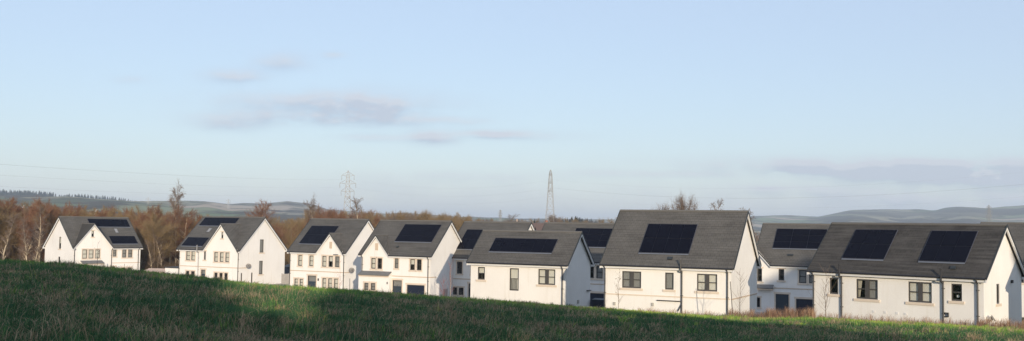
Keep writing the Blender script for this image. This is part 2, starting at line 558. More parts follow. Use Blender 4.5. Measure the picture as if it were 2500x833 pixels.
class House:
    def __init__(s, name, label, X, Y, Z, yaw, L, W, R_, h, roof='roof', k=1.0):
        X, Y, Z = X * k, Y * k, Z * k
        s.L, s.W, s.R, s.h, s.roofm = L, W, R_, h, roof
        s.w, s.d = L - 2 * V_, W - 2 * O_
        yw = R(yaw)
        a, b = Vector((math.cos(yw), math.sin(yw), 0)), Vector((-math.sin(yw), math.cos(yw), 0))
        o = Vector((X, Y, Z - h)) + a * V_ + b * O_
        s.root = tag(empty(name, o, yw), label, 'house', 'white houses of the estate')
        s.fh, s.lh, s.rh, s.xg = [], [], [], []
        s.t = 2 * R_ / W
        s.root.scale = (k, k, k)

    # wall planes: u along wall, v up from base, w inwards
    def PF(s, u, v, w):
        return (u, w, v)

    def PR(s, u, v, w):
        return (s.w - w, u, v)

    def PL(s, u, v, w):
        return (w, u, v)

    def fr(s, r):
        return [r[0] - V_, r[1] + s.h, r[2] - V_, r[3] + s.h]

    def gr(s, r):
        return [r[0] - O_, r[1] + s.h, r[2] - O_, r[3] + s.h]

    def front(s, r, **k):
        r = s.fr(r)
        s.fh.append(r)
        return window(s.root, s.PF, r, **k)

    def right(s, r, **k):
        r = s.gr(r)
        s.rh.append(r)
        return window(s.root, s.PR, r, **k)

    def left(s, r, **k):
        r = s.gr(r)
        s.lh.append(r)
        return window(s.root, s.PL, r, **k)

    def hgt(s, y):
        """roof top height at local depth y (wall coordinates)"""
        return s.h + min(y + O_, s.W - O_ - y) * s.t

    def cross(s, xc, zap, hw, proj=0.2, stone=None):
        s.xg.append((xc - V_, zap + s.h, hw, proj, stone))

    def finish(s, white_barge=False):
        root, h, L, W, R_ = s.root, s.h, s.L, s.W, s.R
        wd, dp = s.w, s.d
        top = h + O_ * s.t - 0.19
        wl = MB()
        fo = [(0, top), (wd, top)]
        for xc, za, hw, proj, st in s.xg:
            slope = (za - h) / hw
            fo += [(xc - hw, top), (xc + hw, top), (xc, za - 0.22)]
            fo += [(xc - hw + 0.05, top + 0.0), (xc + hw - 0.05, top + 0.0)]
        fo = sorted({(round(min(max(a, 0), wd), 3), b) for a, b in fo})
        holes_wall(wl, s.PF, fo, s.fh)
        g = gable_pts(W, R_, h)
        holes_wall(wl, s.PR, g, s.rh)
        holes_wall(wl, s.PL, g, s.lh)
        holes_wall(wl, lambda u, v, w: (u, dp - w, v), [(0, top), (wd, top)], [])
        wl.build('wall', 'render', root)
        # roof slopes
        x0, x1 = -V_, wd + V_
        y0, y1, ym = -O_, dp + O_, dp / 2
        rf = MB()
        he = h + O_ * s.t
        rf.slab([(x0, 0, he), (x1, 0, he), (x1, ym, h + R_), (x0, ym, h + R_)], 0.13)
        cuts = sorted([(xc - hw, xc + hw) for xc, za, hw, proj, st in s.xg])
        segs, a = [], x0
        for c0, c1 in cuts:
            if c0 - a > 0.1:
                segs.append((a, c0))
            a = c1
        if x1 - a > 0.1:
            segs.append((a, x1))
        for a, b in segs:
            rf.slab([(a, y0, h), (b, y0, h), (b, 0, he), (a, 0, he)], 0.13, a - x0)
        rf.slab([(x1, y1, h), (x0, y1, h), (x0, ym, h + R_), (x1, ym, h + R_)], 0.13)
        for xc, za, hw, proj, st in s.xg:
            yb = (za - h) / s.t - O_                 # where the cross ridge meets the main slope
            f_ = -proj - 0.05
            zl = h + 0.03
            yl = -O_ + 0.06
            rf.slab([(xc - hw, yl, zl + .02), (xc - hw, f_, zl), (xc, f_, za), (xc, yb, za)], 0.11)
            rf.slab([(xc + hw, f_, zl), (xc + hw, yl, zl + .02), (xc, yb, za), (xc, f_, za)], 0.11)
        ro = rf.build('roof', s.roofm, root)
        rc = MB()
        rc.tube((x0, ym, h + R_ - 0.02), (x1, ym, h + R_ - 0.02), 0.10, n=8)
        rc.build('ridge_cap', 'ridge', ro)
        for xc, za, hw, proj, st in s.xg:
            yb = (za - h) / s.t - O_
            rc = MB()
            rc.tube((xc, -proj - 0.06, za - 0.01), (xc, yb + 0.05, za - 0.01), 0.08, n=8)
            rc.build('ridge_cap', 'ridge', ro)
        # verges: dark trim on the edge of the tiles, white bargeboard beneath
        for xe, sx in ((x0, -1), (x1, 1)):
            for ya, yb in ((y0, ym), (y1, ym)):
                p = [(ya, h), (yb, h + R_)]
                for nm, mt, dz0, dz1, e0, e1 in (('verge', 'verge', 0.035, -0.115, 0.0, 0.05), ('bargeboard', 'white', -0.12, -0.30, -0.07, 0.02)):
                    mb_ = MB()
                    q = []
                    for e in (e0, e1):
                        for (yy, zz) in p:
                            q.append(((xe + sx * e), yy, zz + dz0))
                            q.append(((xe + sx * e), yy, zz + dz1))
                    a0, a1, b0, b1, c0, c1, d0, d1 = q
                    for pl in ((a0, a1, b1, b0), (c0, d0, d1, c1), (a0, b0, d0, c0), (a1, c1, d1, b1), (a0, c0, c1, a1), (b0, b1, d1, d0)):
                        mb_.poly(pl)
                    mb_.build(nm, mt, ro)
        for xc, za, hw, proj, st in s.xg:
            f_ = -proj - 0.05
            for sg in (-1, 1):
                lo, hi = (xc + sg * (hw + 0.03), h), (xc, za)
                for nm, mt, dz0, dz1, e0, e1 in (('verge', 'verge', 0.04, -0.10, f_ - 0.045, f_ - 0.003), ('bargeboard', 'white', -0.105, -0.25, f_ - 0.02, f_ + 0.05)):
                    mb_ = MB()
                    A = [(lo[0], e0, lo[1] + dz0), (lo[0], e0, lo[1] + dz1), (hi[0], e0, hi[1] + dz1), (hi[0], e0, hi[1] + dz0)]
                    B = [(x, e1, z) for x, _, z in A]
                    mb_.poly(A)
                    mb_.poly(B[::-1])
                    for i in range(4):
                        j = (i + 1) % 4
                        mb_.poly([A[j], A[i], B[i], B[j]])
                    mb_.build(nm, mt, ro)
        # eaves: white fascia + soffit, dark gutter; the cross gables cut the front ones
        segs = [(a, b, -O_ + 0.03, -0.004, -O_ - 0.05) for a, b in segs] + [(x0, x1, dp + 0.004, dp + O_ - 0.03, dp + O_ + 0.05)]
        for a, b, ya, yb, yg in segs:
            fa, gu = MB(), MB()
            fa.box(a + 0.02, ya, h - 0.27, b - 0.02, yb, h - 0.10)
            gu.tube((a + 0.03, yg, h - 0.055), (b - 0.03, yg, h - 0.055), 0.065, n=8)
            fa.build('fascia', 'white', root)
            gu.build('gutter', 'gutter', root)
        # cross-gable face in front of the wall line (a shallow projecting bay wall)
        for xc, za, hw, proj, st in s.xg:
            if st:
                m = MB()
                prect(m, s.PF, st[0] - V_, st[1] + h, st[2] - V_, st[3] + h, -0.03, 0.02)
                m.build('louvre_panel', 'stone', root)

    def roof_pt(s, x, d, lift):
        """point on the front slope: x from the left roof edge, d metres up the slope"""
        c, sn = 1 / math.hypot(1, s.t), s.t / math.hypot(1, s.t)
        return Vector((x - V_, -O_ + d * c - lift * sn, s.h + d * sn + lift * c))

    def rbox(s, mb, x0, d0, x1, d1, l0, l1):
        a = [s.roof_pt(x, d, l) for l in (l0, l1) for x, d in ((x0, d0), (x1, d0), (x1, d1), (x0, d1))]
        for q in ((0, 3, 2, 1), (4, 5, 6, 7), (0, 1, 5, 4), (1, 2, 6, 5), (2, 3, 7, 6), (3, 0, 4, 7)):
            mb.poly([a[k] for k in q])

    def solar(s, r, cols, rows, skip=None):
        x0, d0, x1, d1 = r
        m = MB()
        s.rbox(m, x0 - 0.03, d0 - 0.03, x1 + 0.03, d1 + 0.03, 0.02, 0.05)
        s.rbox(m, x0, d0 - 0.13, x1 + 0.0, d0 - 0.034, 0.015, 0.035)
        ar = m.build('solar_array', 'array_edge', s.root)
        rl = MB()
        s.rbox(rl, x0, d0 - 0.15, x1, d0 - 0.05, 0.036, 0.05)
        rl.build('flashing', 'rail', ar)
        for i in range(cols):
            for j in range(rows):
                pw, ph = (x1 - x0) / cols, (d1 - d0) / rows
                p = MB()
                s.rbox(p, x0 + i * pw + 0.014, d0 + j * ph + 0.022, x0 + (i + 1) * pw - 0.014, d0 + (j + 1) * ph - 0.022, 0.054, 0.085)
                p.build('solar_panel', 'panel', ar)

    def vent(s, r):
        m = MB()
        s.rbox(m, *r, 0.02, 0.09)
        m.build('roof_vent', 'verge', s.root)

    def skylight(s, r):
        m = MB()
        x0, d0, x1, d1 = r
        for q in ((x0, d0, x0 + .05, d1), (x1 - .05, d0, x1, d1), (x0 + .05, d0, x1 - .05, d0 + .05), (x0 + .05, d1 - .05, x1 - .05, d1)):
            s.rbox(m, *q, 0.02, 0.10)
        k = m.build('skylight', 'rail', s.root)
        p = MB()
        s.rbox(p, x0 + .052, d0 + .052, x1 - .052, d1 - .052, 0.04, 0.07)
        p.build('pane', 'pipe_grey', k)

    def pipe(s, x, top=-0.12, m='pipe', stack=None, swan=True):
        h = s.h
        mb = MB()
        x = x - V_
        z0 = h + top
        if swan:
            mb.path([(x, -O_ - 0.05, z0 + 0.04), (x, -O_ - 0.05, z0 - 0.04), (x, -0.11, z0 - 0.24), (x, -0.11, -0.5)], 0.052, 7)
        else:
            mb.path([(x, -0.11, z0), (x, -0.11, -0.5)], 0.055, 7)
        if stack:
            mb.tube((x, -O_ - 0.12, h - 0.35), (x, -O_ - 0.12, h + stack), 0.065, n=8)
            mb.tube((x, -O_ - 0.12, h - 0.33), (x, -0.11, h - 0.42), 0.06, n=8)
            mb.tube((x, -O_ - 0.12, h + stack), (x, -O_ - 0.12, h + stack + 0.06), 0.085, n=8)
        for z in np.arange(0.6, h - 0.7, 1.6):
            mb.box(x - 0.085, -0.12, z, x + 0.085, -0.002, z + 0.05)
        mb.build('downpipe', m, s.root)

    def band(s, x0, x1, z, t=0.10, side='front', m='stone'):
        mb = MB()
        P = {'front': s.PF, 'right': s.PR, 'left': s.PL}[side]
        off = V_ if side == 'front' else O_
        prect(mb, P, x0 - off, z + s.h - t / 2, x1 - off, z + s.h + t / 2, -0.035, 0.01)
        mb.build('string_course', m, s.root)

    def dish(s, side, u, z, lean=0.0):
        P = {'right': s.PR, 'left': s.PL, 'front': s.PF}[side]
        off = V_ if side == 'front' else O_
        c = Vector(P(u - off, z + s.h, -0.42))
        out = (Vector(P(0, 0, -1)) - Vector(P(0, 0, 0))).normalized()
        al = (Vector(P(1, 0, 0)) - Vector(P(0, 0, 0))).normalized()
        ax = (out * 0.55 - al * 0.75 + Vector((0, 0, 0.45))).normalized()
        a = ax.orthogonal().normalized()
        b = ax.cross(a)
        mb = MB()
        n = 16
        rings = [(0.0, 0.0), (0.16, 0.012), (0.28, 0.045), (0.36, 0.075)]
        for (r0, d0), (r1, d1) in zip(rings, rings[1:]):
            for k in range(n):
                t0, t1 = 2 * math.pi * k / n, 2 * math.pi * (k + 1) / n
                q = [c + a * (r * math.cos(t)) + b * (r * math.sin(t)) + ax * d for r, d, t in ((r0, d0, t0), (r0, d0, t1), (r1, d1, t1), (r1, d1, t0))]
                mb.poly(q)
                mb.poly([p - ax * 0.012 for p in q][::-1])
        w = mb.build('satellite_dish', 'dish', s.root)
        k = MB()
        k.tube(c - ax * 0.01, P(u - off, z + s.h - 0.12, 0.0), 0.022)
        k.tube(c + b * 0.3, c + ax * 0.42 + b * 0.1, 0.014)
        k.tube(c + ax * 0.40 + b * 0.1, c + ax * 0.47 + b * 0.1, 0.04, n=8)
        k.build('bracket', 'pipe', w)

    def wbox(s, name, r, m, w0=-0.08, w1=0.0, side='front'):
        mb = MB()
        P = {'front': s.PF, 'right': s.PR, 'left': s.PL}[side]
        q = s.fr(r) if side == 'front' else s.gr(r)
        prect(mb, P, *q, w0, w1 - 0.003)
        return mb.build(name, m, s.root)

    def canopy(s, r, out=0.75):
        """slate lean-to roof over a projecting ground-floor bay"""
        x0, z0, x1, z1 = s.fr(r)
        mb = MB()
        mb.slab([(x0, -out, z0), (x1, -out, z0), (x1, -0.01, z1 + .14), (x0, -0.01, z1 + .14)], 0.08)
        c = mb.build('canopy', 'slate', s.root)
        f = MB()
        f.box(x0 + .05, -out + .06, z0 - .20, x1 - .05, -0.004, z0 - 0.085)
        f.build('fascia', 'stone', c)

    def bay(s, r, out=0.62, holes=()):
        x0, z0, x1, z1 = s.fr(r)
        mb = MB()
        hl = [s.fr(q) for q in holes]
        holes_wall(mb, lambda u, v, w: (u, w - out, v), [(x0, z1), (x1, z1)], hl)
        for x in (x0, x1):
            mb.poly([(x, -out, -.6), (x, 0, -.6), (x, 0, z1), (x, -out, z1)])
        mb.poly([(x0, -out, z1), (x1, -out, z1), (x1, 0, z1), (x0, 0, z1)])
        mb.build('bay_wall', 'render', s.root)

    def door(s, r, name='door', m='door', glass_top=0.0):
        q = s.fr(r)
        q[1] = 0.0
        s.fh.append(q)
        x0, z0, x1, z1 = q
        mb = MB()
        prect(mb, s.PF, x0 + .07, z0, x1 - .07, z1 - .07 - glass_top, 0.07, 0.12)
        if name == 'garage_door':
            k = 5
            for i in range(1, k):
                z = z0 + (z1 - z0) * i / k
                prect(mb, s.PF, x0 + .09, z - .02, x1 - .09, z + .02, 0.055, 0.068)
        d = mb.build(name, m, s.root)
        f = MB()
        prect(f, s.PF, x0, z0, x0 + .068, z1, 0.03, 0.13)
        prect(f, s.PF, x1 - .068, z0, x1, z1, 0.03, 0.13)
        prect(f, s.PF, x0 + .068, z1 - .068, x1 - .068, z1, 0.03, 0.13)
        f.build('frame', 'frame', d)
        if glass_top:
            p = MB()
            p.poly([s.PF(x0 + .07, z1 - .07 - glass_top, .10), s.PF(x1 - .07, z1 - .07 - glass_top, .10), s.PF(x1 - .07, z1 - .07, .10), s.PF(x0 + .07, z1 - .07, .10)])
            p.build('pane', 'glass', d)
            p = MB()
            prect(p, s.PF, x0 + .05, z1 - .07 - glass_top, x1 - .05, z1 - .05, .2, .21)
            p.build('blind', 'blind_grey', d)
        hd = MB()
        hd.tube(s.PF(x1 - 0.2, z0 + 1.0, 0.03), s.PF(x1 - 0.2, z0 + 1.12, 0.03), 0.015)
        hd.build('handle', 'rail', d)
        l = MB()
        prect(l, s.PF, x0 - .2, z1 + .004, x1 + .2, z1 + .2, -0.03, 0.05)
        prect(l, s.PF, x0 - .14, 0, x0 - .003, z1 + .002, -0.026, 0.05)
        prect(l, s.PF, x1 + .003, 0, x1 + .14, z1 + .002, -0.026, 0.05)
        l.build('surround', 'stone_pale', d)


SUR = dict(surround=True)

# --- the leftmost house
H = House('white_house', 'leftmost white house of the row, its left gable sunlit, beside the russet wood', -66.2, 155.35, -4.4, 52.3, 11.8, 9.04, 4.74, 5.0)
for r in ([1.69, -1.61, 2.47, -0.24], [2.74, -1.61, 3.52, -0.26], [3.80, -1.61, 4.58, -0.26]):
    H.front(r, fill='blind', surround=True)
H.front([6.78, -1.38, 7.38, -0.29], fill='grey', surround=True)
for r in ([8.37, -1.56, 9.1, -0.29], [9.39, -1.56, 10.12, -0.29]):
    H.front(r, fill='grey', surround=True)
H.front([3.07, 1.71, 3.46, 2.61], fill='half', lintel=True)
for r in ([6.6, -4.2, 7.3, -2.9], [8.32, -4.4, 9.05, -3.14], [9.38, -4.4, 10.07, -3.14]):
    H.front(r, fill='room', surround=True)
H.left([4.0, -0.2, 4.62, 1.63], style='plain', fill='half')
H.left([4.11, -2.7, 4.68, -1.43], style='plain', fill='room')
H.solar([4.51, 4.47, 11.31, 6.11], 6, 1)
H.solar([6.77, 0.82, 11.22, 2.45], 4, 1)
H.skylight([8.22, 3.14, 8.75, 4.05])
H.cross(3.38, 3.73, 3.27)
H.bay([1.5, -5.0, 5.49, -2.36], 0.6)
H.canopy([1.38, -2.33, 4.91, -2.05], 0.85)
H.band(6.5, 11.5, -2.38)
H.band(0.35, 8.6, -2.38, side='left', t=0.08)
for x in (0.36, 6.5, 11.14):
    H.pipe(x)
H.finish()

# --- second house
H = House('white_house', 'white house with a big front gable and two tall windows in its lit right gable', -46.53, 142.99, -3.93, -27.1, 11.36, 9.98, 4.55, 5.0)
for r in ([1.51, -1.53, 2.25, -0.26], [2.46, -1.53, 3.16, -0.26]):
    H.front(r, fill='blind', surround=True)
H.front([4.77, -1.38, 5.16, -0.23], style='plain', fill='grey', lintel=True)
for r in ([6.64, -1.59, 7.33, -0.3], [7.64, -1.59, 8.33, -0.3], [8.63, -1.59, 9.32, -0.3]):
    H.front(r, fill='blind', surround=True)
H.front([7.82, 1.61, 8.16, 2.45], fill='half', lintel=True)
for r in ([1.56, -4.2, 2.2, -3.01], [2.5, -4.2, 3.2, -3.01], [6.75, -4.3, 7.35, -3.07], [7.66, -4.3, 8.26, -3.07], [8.54, -4.3, 9.15, -3.07]):
    H.front(r, fill='room', surround=True)
H.door([4.36, -5, 5.14, -2.75], glass_top=0.5)
H.band(0.45, 11.1, -2.33)
H.band(0.32, 1.7, -2.33, side='right')
H.right([4.34, -0.31, 5.15, 1.49], style='plain', fill='grey')
H.right([4.3, -3.3, 5.07, -1.46], style='plain', fill='grey')
H.right([0.7, -4.5, 0.98, -3.01], style='plain', fill='room', sill=False)
H.right([2.75, -4.5, 3.05, -3.02], style='plain', fill='room', sill=False)
H.dish('right', 1.7, -2.1)
H.solar([0.57, 4.84, 6.91, 6.49], 6, 1)
H.solar([0.44, 0.63, 4.32, 2.35], 4, 1)
H.skylight([2.97, 3.46, 3.5, 4.26])
H.cross(7.87, 3.59, 3.0)
H.pipe(0.35)
H.pipe(3.88, m='pipe_grey', stack=0.55)
H.pipe(11.02)
H.finish()

# --- third house
H = House('white_house', 'white house with small front gable overlapping its solar array and a right gable dish', -28.33, 130.06, -3.67, -28.5, 9.24, 9.07, 4.16, 5.0)
for r in ([1.57, -1.79, 2.22, -0.46], [3.36, -1.77, 4.01, -0.46]):
    H.front(r, fill='blind', surround=True)
for r, f in (([5.41, -1.77, 6.07, -0.45], 'blind'), ([6.4, -1.77, 7.08, -0.45], 'half'), ([7.4, -1.77, 8.1, -0.45], 'grey')):
    H.front(r, fill=f, surround=True)
for r in ([1.04, -4.3, 1.62, -3.42], [1.88, -4.3, 2.45, -3.42]):
    H.front(r, fill='blind', surround=True)
for r in ([5.5, -4.4, 6.11, -3.19], [6.4, -4.4, 7.03, -3.19], [7.33, -4.4, 7.94, -3.19]):
    H.front(r, fill='blind', surround=True)
H.door([3.2, -5, 4.53, -2.95], glass_top=0.65)
H.band(0.35, 9.0, -2.4)
H.band(0.32, 1.2, -2.4, side='right')
H.dish('right', 1.07, -2.15)
H.solar([1.04, 1.45, 5.41, 4.77], 4, 2)
H.cross(6.66, 2.38, 2.03, stone=(6.5, 0.5, 6.9, 1.33))
H.wbox('wall_light', (4.85, -3.55, 4.98, -3.25), 'pipe', -0.12)
H.wbox('security_light', (7.3, -0.28, 7.9, -0.2), 'pipe', -0.25)
H.pipe(0.36)
H.pipe(8.85)
H.finish()

# --- fourth house
H = House('white_house', 'white house with small left front gable, slate canopy and nine-panel array', -17.51, 118.03, -3.56, -25.5, 9.64, 9.09, 3.95, 5.0)
for r, f in (([1.57, -1.6, 2.17, -0.39], 'blind'), ([2.42, -1.6, 3.03, -0.39], 'room')):
    H.front(r, fill=f, surround=True)
H.front([4.72, -1.46, 5.22, -0.36], fill='grey', surround=True)
for r, f in (([6.75, -1.6, 7.37, -0.37], 'half'), ([7.62, -1.6, 8.24, -0.37], 'room')):
    H.front(r, fill=f, surround=True)
H.door([4.5, -5, 5.72, -2.8], glass_top=0.6)
H.door([6.4, -5, 8.68, -3.24], name='garage_door', m='garage')
H.bay([0.27, -5, 4.38, -2.3], 0.55, holes=())
H.canopy([0.27, -2.26, 4.35, -2.0], 0.75)
for r in ([1.17, -3.99, 1.75, -3.19], [2.05, -3.99, 2.66, -3.19]):
    q = H.fr(r)
    window(H.root, lambda u, v, w: (u, w - 0.72, v), q, fill='grey', surround=True)
H.band(4.4, 9.4, -2.34)
H.band(0.32, 1.6, -2.34, side='right')
H.solar([3.78, 2.33, 8.65, 5.31], 3, 3)
H.cross(2.25, 2.24, 1.77, stone=(2.08, 0.51, 2.47, 1.31))
H.vent((4.46, 1.28, 4.78, 1.5))
H.wbox('wall_light', (4.1, -3.25, 4.2, -3.0), 'pipe', -0.62, -0.56)
H.pipe(0.42)
H.pipe(9.15)
H.finish()

# --- fifth house, mostly behind the low one
H = House('white_house', 'shaded white house partly hidden behind the low white house with a single-row array', -7.71, 119.24, -3.77, -27.6, 8.98, 9.02, 4.15, 5.0)
H.front([1.55, -1.87, 2.25, -0.49], fill='room', surround=True)
H.front([3.45, -1.87, 4.15, -0.49], fill='room', surround=True)
for r in ([1.0, -4.3, 1.62, -3.45], [1.84, -4.3, 2.47, -3.45]):
    H.front(r, fill='room', surround=True)
H.door([3.15, -5, 4.3, -2.94], glass_top=0.5)
H.band(0.3, 8.7, -2.46)
H.wbox('alarm_box', (0.93, -1.12, 1.18, -0.88), 'white', -0.09)
H.solar([1.04, 1.38, 5.25, 4.71], 4, 2)
H.pipe(0.57)
H.finish()

# --- sixth: behind, between the low house and the tall one
H = House('white_house', 'shaded white house behind the gap between the low house and the tall-roofed one', 1.96, 113.13, -3.76, -25.8, 9.58, 9.0, 4.13, 5.0)
H.front([6.86, -1.75, 7.6, -0.42], fill='room', surround=True)
H.front([7.87, -1.75, 8.6, -0.42], fill='grey', surround=True)
H.door([6.6, -5, 8.95, -3.33], name='garage_door', m='garage')
H.band(0.3, 9.3, -2.36)
H.solar([4.11, 2.28, 9.1, 5.23], 3, 3)
H.pipe(9.25)
H.finish()

# --- low house in front
H = House('low_white_house', 'low white house with one wide single-row solar array and a narrow balcony window', -3.76, 88.55, -3.49, -26.9, 9.5, 5.77, 2.71, 4.2, k=1.08)
H.front([0.94, -1.49, 1.63, -0.41], fill='half')
H.front([4.01, -2.3, 4.88, -0.42], style='rail', fill='blind', sill=False)
H.front([6.69, -1.69, 8.25, -0.4], style='double', fill='blind')
H.solar([1.67, 1.33, 7.62, 2.97], 6, 1)
H.pipe(8.95)
H.wbox('meter_box', (2.6, -3.3, 2.85, -3.0), 'meter', -0.1, side='right')
H.wbox('waste_pipe', (4.6, -2.35, 5.35, -2.28), 'pipe', -0.16, side='right')
H.finish()

# --- tall-roofed house in the middle
H = House('tall_roofed_white_house', 'white house with the tallest grey roof and a two-row array of eight panels', 6.96, 80.11, -2.91, -26.2, 10.5, 9.0, 4.28, 4.4)
H.front([1.73, -1.76, 3.28, -0.48], style='double', fill='grey')
H.front([5.18, -1.76, 5.86, -0.48], style='plain', fill='grey')
H.front([7.66, -1.76, 9.2, -0.48], style='double', fill='blind')
H.band(0.4, 10.2, -2.28, t=0.09, m='stone_pale')
H.band(0.35, 8.7, -2.30, t=0.09, side='right')
H.solar([2.85, 1.36, 6.83, 4.59], 4, 2)
H.vent((5.30, 0.68, 5.68, 0.95))
H.pipe(0.36)
H.pipe(6.53, stack=0.5, swan=False)
H.pipe(10.0)
H.wbox('overflow_pipe', (4.57, -2.64, 6.4, -2.57), 'pipe', -0.12)
H.wbox('meter_box', (4.14, -3.06, 4.32, -2.81), 'meter', -0.1)
H.wbox('meter_box', (1.05, -3.14, 1.23, -2.89), 'meter', -0.1)
br = MB()
br.tube((6.0, -0.16, 4.4 - 3.35), (6.3, -0.12, 4.4 - 2.75), 0.04)
br.build('pipe_brace', 'pipe', H.root)
H.finish()

# --- house behind, between the tall one and the long low one
H = House('white_house', 'white house in shade behind the tall-roofed house, slate canopy, door and garage door showing', 25.07, 106.33, -3.66, -27.0, 9.68, 9.0, 4.27, 5.0)
H.front([0.36, -1.74, 0.88, -0.39], fill='room', sill=True, lintel=True)
H.front([2.57, -1.54, 3.14, -0.38], fill='room', lintel=True)
for r in ([4.62, -1.74, 5.36, -0.41], [5.62, -1.74, 6.36, -0.41]):
    H.front(r, fill='grey', surround=True)
H.front([0.3, -4.4, 0.68, -3.39], style='plain', fill='room', surround=True)
H.door([2.27, -5, 3.6, -2.94], glass_top=0.0)
H.door([4.33, -5, 6.6, -3.34], name='garage_door', m='garage')
H.canopy([0.3, -2.36, 2.09, -2.16], 0.5)
H.band(2.1, 9.4, -2.34)
H.solar([1.64, 2.47, 6.81, 5.38], 3, 3)
H.vent((3.33, 1.36, 3.89, 1.6))
H.cross(0.0, 1.95, 1.75)
H.pipe(9.3)
H.finish()

# --- long low house on the right
H = House('long_low_white_house', 'long low white house with two dark solar arrays on weathered tiles, nearest on the right', 20.61, 71.43, -2.8, -44.7, 12.0, 7.26, 3.31, 4.6, roof='roof_dark')
H.front([1.52, -1.55, 2.15, -0.45], style='plain', fill='room')
H.front([3.45, -1.75, 4.96, -0.44], style='double', fill=('drawn', 'grey'))
H.front([7.01, -1.75, 8.54, -0.44], style='double', fill='blind')
H.front([9.76, -1.51, 10.43, -0.44], fill='room')
H.right([2.43, -1.68, 2.99, -0.43], style='plain', fill='grey')
H.solar([2.12, 1.3, 5.09, 4.21], 3, 2)
H.solar([7.45, 1.29, 10.41, 4.2], 3, 2)
H.vent((9.66, 0.64, 9.98, 0.9))
H.pipe(0.38)
H.pipe(2.45, stack=0.45, swan=False)
H.pipe(9.3, stack=0.45, swan=False)
H.pipe(11.42)
for z in (-2.56, -2.32):
    H.wbox('overflow_pipe', (9.3, z, 9.62, z + .05), 'pipe', -0.14)
H.wbox('overflow_pipe', (9.57, -2.51, 9.62, -2.33), 'pipe', -0.14)
for x in (4.6, 5.4, 6.2, 6.75):
    H.wbox('air_brick', (x, -2.62, x + .16, -2.47), 'white', -0.03)
H.wbox('meter_box', (10.5, -3.1, 10.75, -2.8), 'meter', -0.12)
H.wbox('wall_light', (4.94, -0.45, 5.08, -0.25), 'pipe', -0.14, side='right')
fl = MB()
fl.tube(H.PR(0.75 - O_, H.h - 2.55, 0.0), H.PR(0.75 - O_, H.h - 2.5, -0.30), 0.15, 0.15, 14)
fl.tube(H.PR(0.75 - O_, H.h - 2.5, -0.35), H.PR(0.78 - O_, H.h - 2.45, -0.42), 0.18, 0.23, 14)
fl.build('flue', 'meter', H.root)
nk = MB()
nk.tube(H.PF(10.12 - V_, H.h - 1.22, 0.20), H.PF(10.12 - V_, H.h - 1.22, 0.24), 0.09, n=12)
nk.build('window_plate', 'white', H.root)
H.finish()

# --- houses at the right edge: one behind, one just out of the frame
H = House('white_house', 'white house showing only its grey roof behind the long low house at the right edge', 45.04, 100.0, -3.03, -34.3, 10.0, 8.5, 4.02, 5.0)
H.front([3, -1.7, 4.4, -0.45], style='double', fill='room')
H.front([6, -1.7, 6.8, -0.45], fill='room')
H.cross(6.4, 2.2, 2.0)
H.finish()
H = House('low_white_house', 'low white house standing just right of the long low house, mostly out of the frame', 33.4, 58.6, -2.4, -50, 10.0, 7.26, 3.31, 4.6, roof='roof_dark')
H.front([2, -1.7, 3.5, -0.45], style='double', fill='blind')
H.front([6, -1.7, 7.5, -0.45], style='double', fill='blind')
H.finish()


# ------------------------------------------------------------------ small buildings and fences near the houses
def gpt(px, Y):
    X = at(px, 560, Y).x
    return Vector((X, Y, float(gz(X, Y))))


def outbuilding():
    p = at(403, 660, 146)
    e = empty('garage_block', (p.x, 146, gz(p.x, 146)), R(-27))
    tag(e, 'small white flat-roofed garage against the left wall of the second house', 'garage')
    t = at(403, 652, 146).z - float(gz(p.x, 146))
    m = MB()
    m.box(0, 0, -.4, 3.2, 5, t - .12)
    m.build('wall', 'render', e)
    m = MB()
    m.box(-.08, -.1, t - .117, 3.3, 5.1, t + .02)
    m.build('roof', 'verge', e)
    p = at(346, 662, 150)
    e = empty('stone_shed', (p.x, 150, gz(p.x, 150)), R(-8))
    tag(e, 'low pinkish shed with a shallow hipped roof between the two leftmost houses', 'shed')
    t = at(346, 664, 150).z - float(gz(p.x, 150))
    m = MB()
    m.box(0, 0, -.4, 3.6, 2.4, t)
    m.build('wall', 'pinkstone', e)
    m = MB()
    q = [(-.12, -.12), (3.72, -.12), (3.72, 2.52), (-.12, 2.52)]
    rr = [(0.5, 1.2), (3.1, 1.2)]
    z0, z1 = t + .003, t + .5
    m.poly([(*q[0], z0), (*q[1], z0), (*rr[1], z1), (*rr[0], z1)])
    m.poly([(*q[1], z0), (*q[2], z0), (*rr[1], z1)])
    m.poly([(*q[2], z0), (*q[3], z0), (*rr[0], z1), (*rr[1], z1)])
    m.poly([(*q[3], z0), (*q[0], z0), (*rr[0], z1)])
    m.poly([(*q[3], z0), (*q[2], z0), (*q[1], z0), (*q[0], z0)])
    m.build('roof', 'pinkstone', e)


outbuilding()


def board_fence(p0, p1, h, label, mname='timber'):
    p0, p1 = Vector(p0), Vector(p1)
    d = p1 - p0
    L = d.xy.length
    e = empty('timber_fence', p0, math.atan2(d.y, d.x))
    tag(e, label, 'fence')
    dz = d.z / L
    m = MB()
    n = int(L / 0.14)
    for i in range(n):
        x = i * L / n
        m.box(x, -0.012, x * dz + 0.05, x + L / n - 0.012, 0.012, x * dz + h)
    m.build('board_panel', mname, e)
    k = max(2, int(L / 1.8) + 1)
    for i in range(k):
        x = L * i / (k - 1)
        m = MB()
        m.box(x - .05, 0.014, x * dz - .3, x + .05, .11, x * dz + h + .06)
        m.build('post', mname, e)
    for z in (0.3, h - .25):
        m = MB()
        m.slab([(0, .0135, z), (L, .0135, z + L * dz), (L, .0135, z + L * dz + .09), (0, .0135, z + .09)], -.03)
        m.build('rail', mname, e)


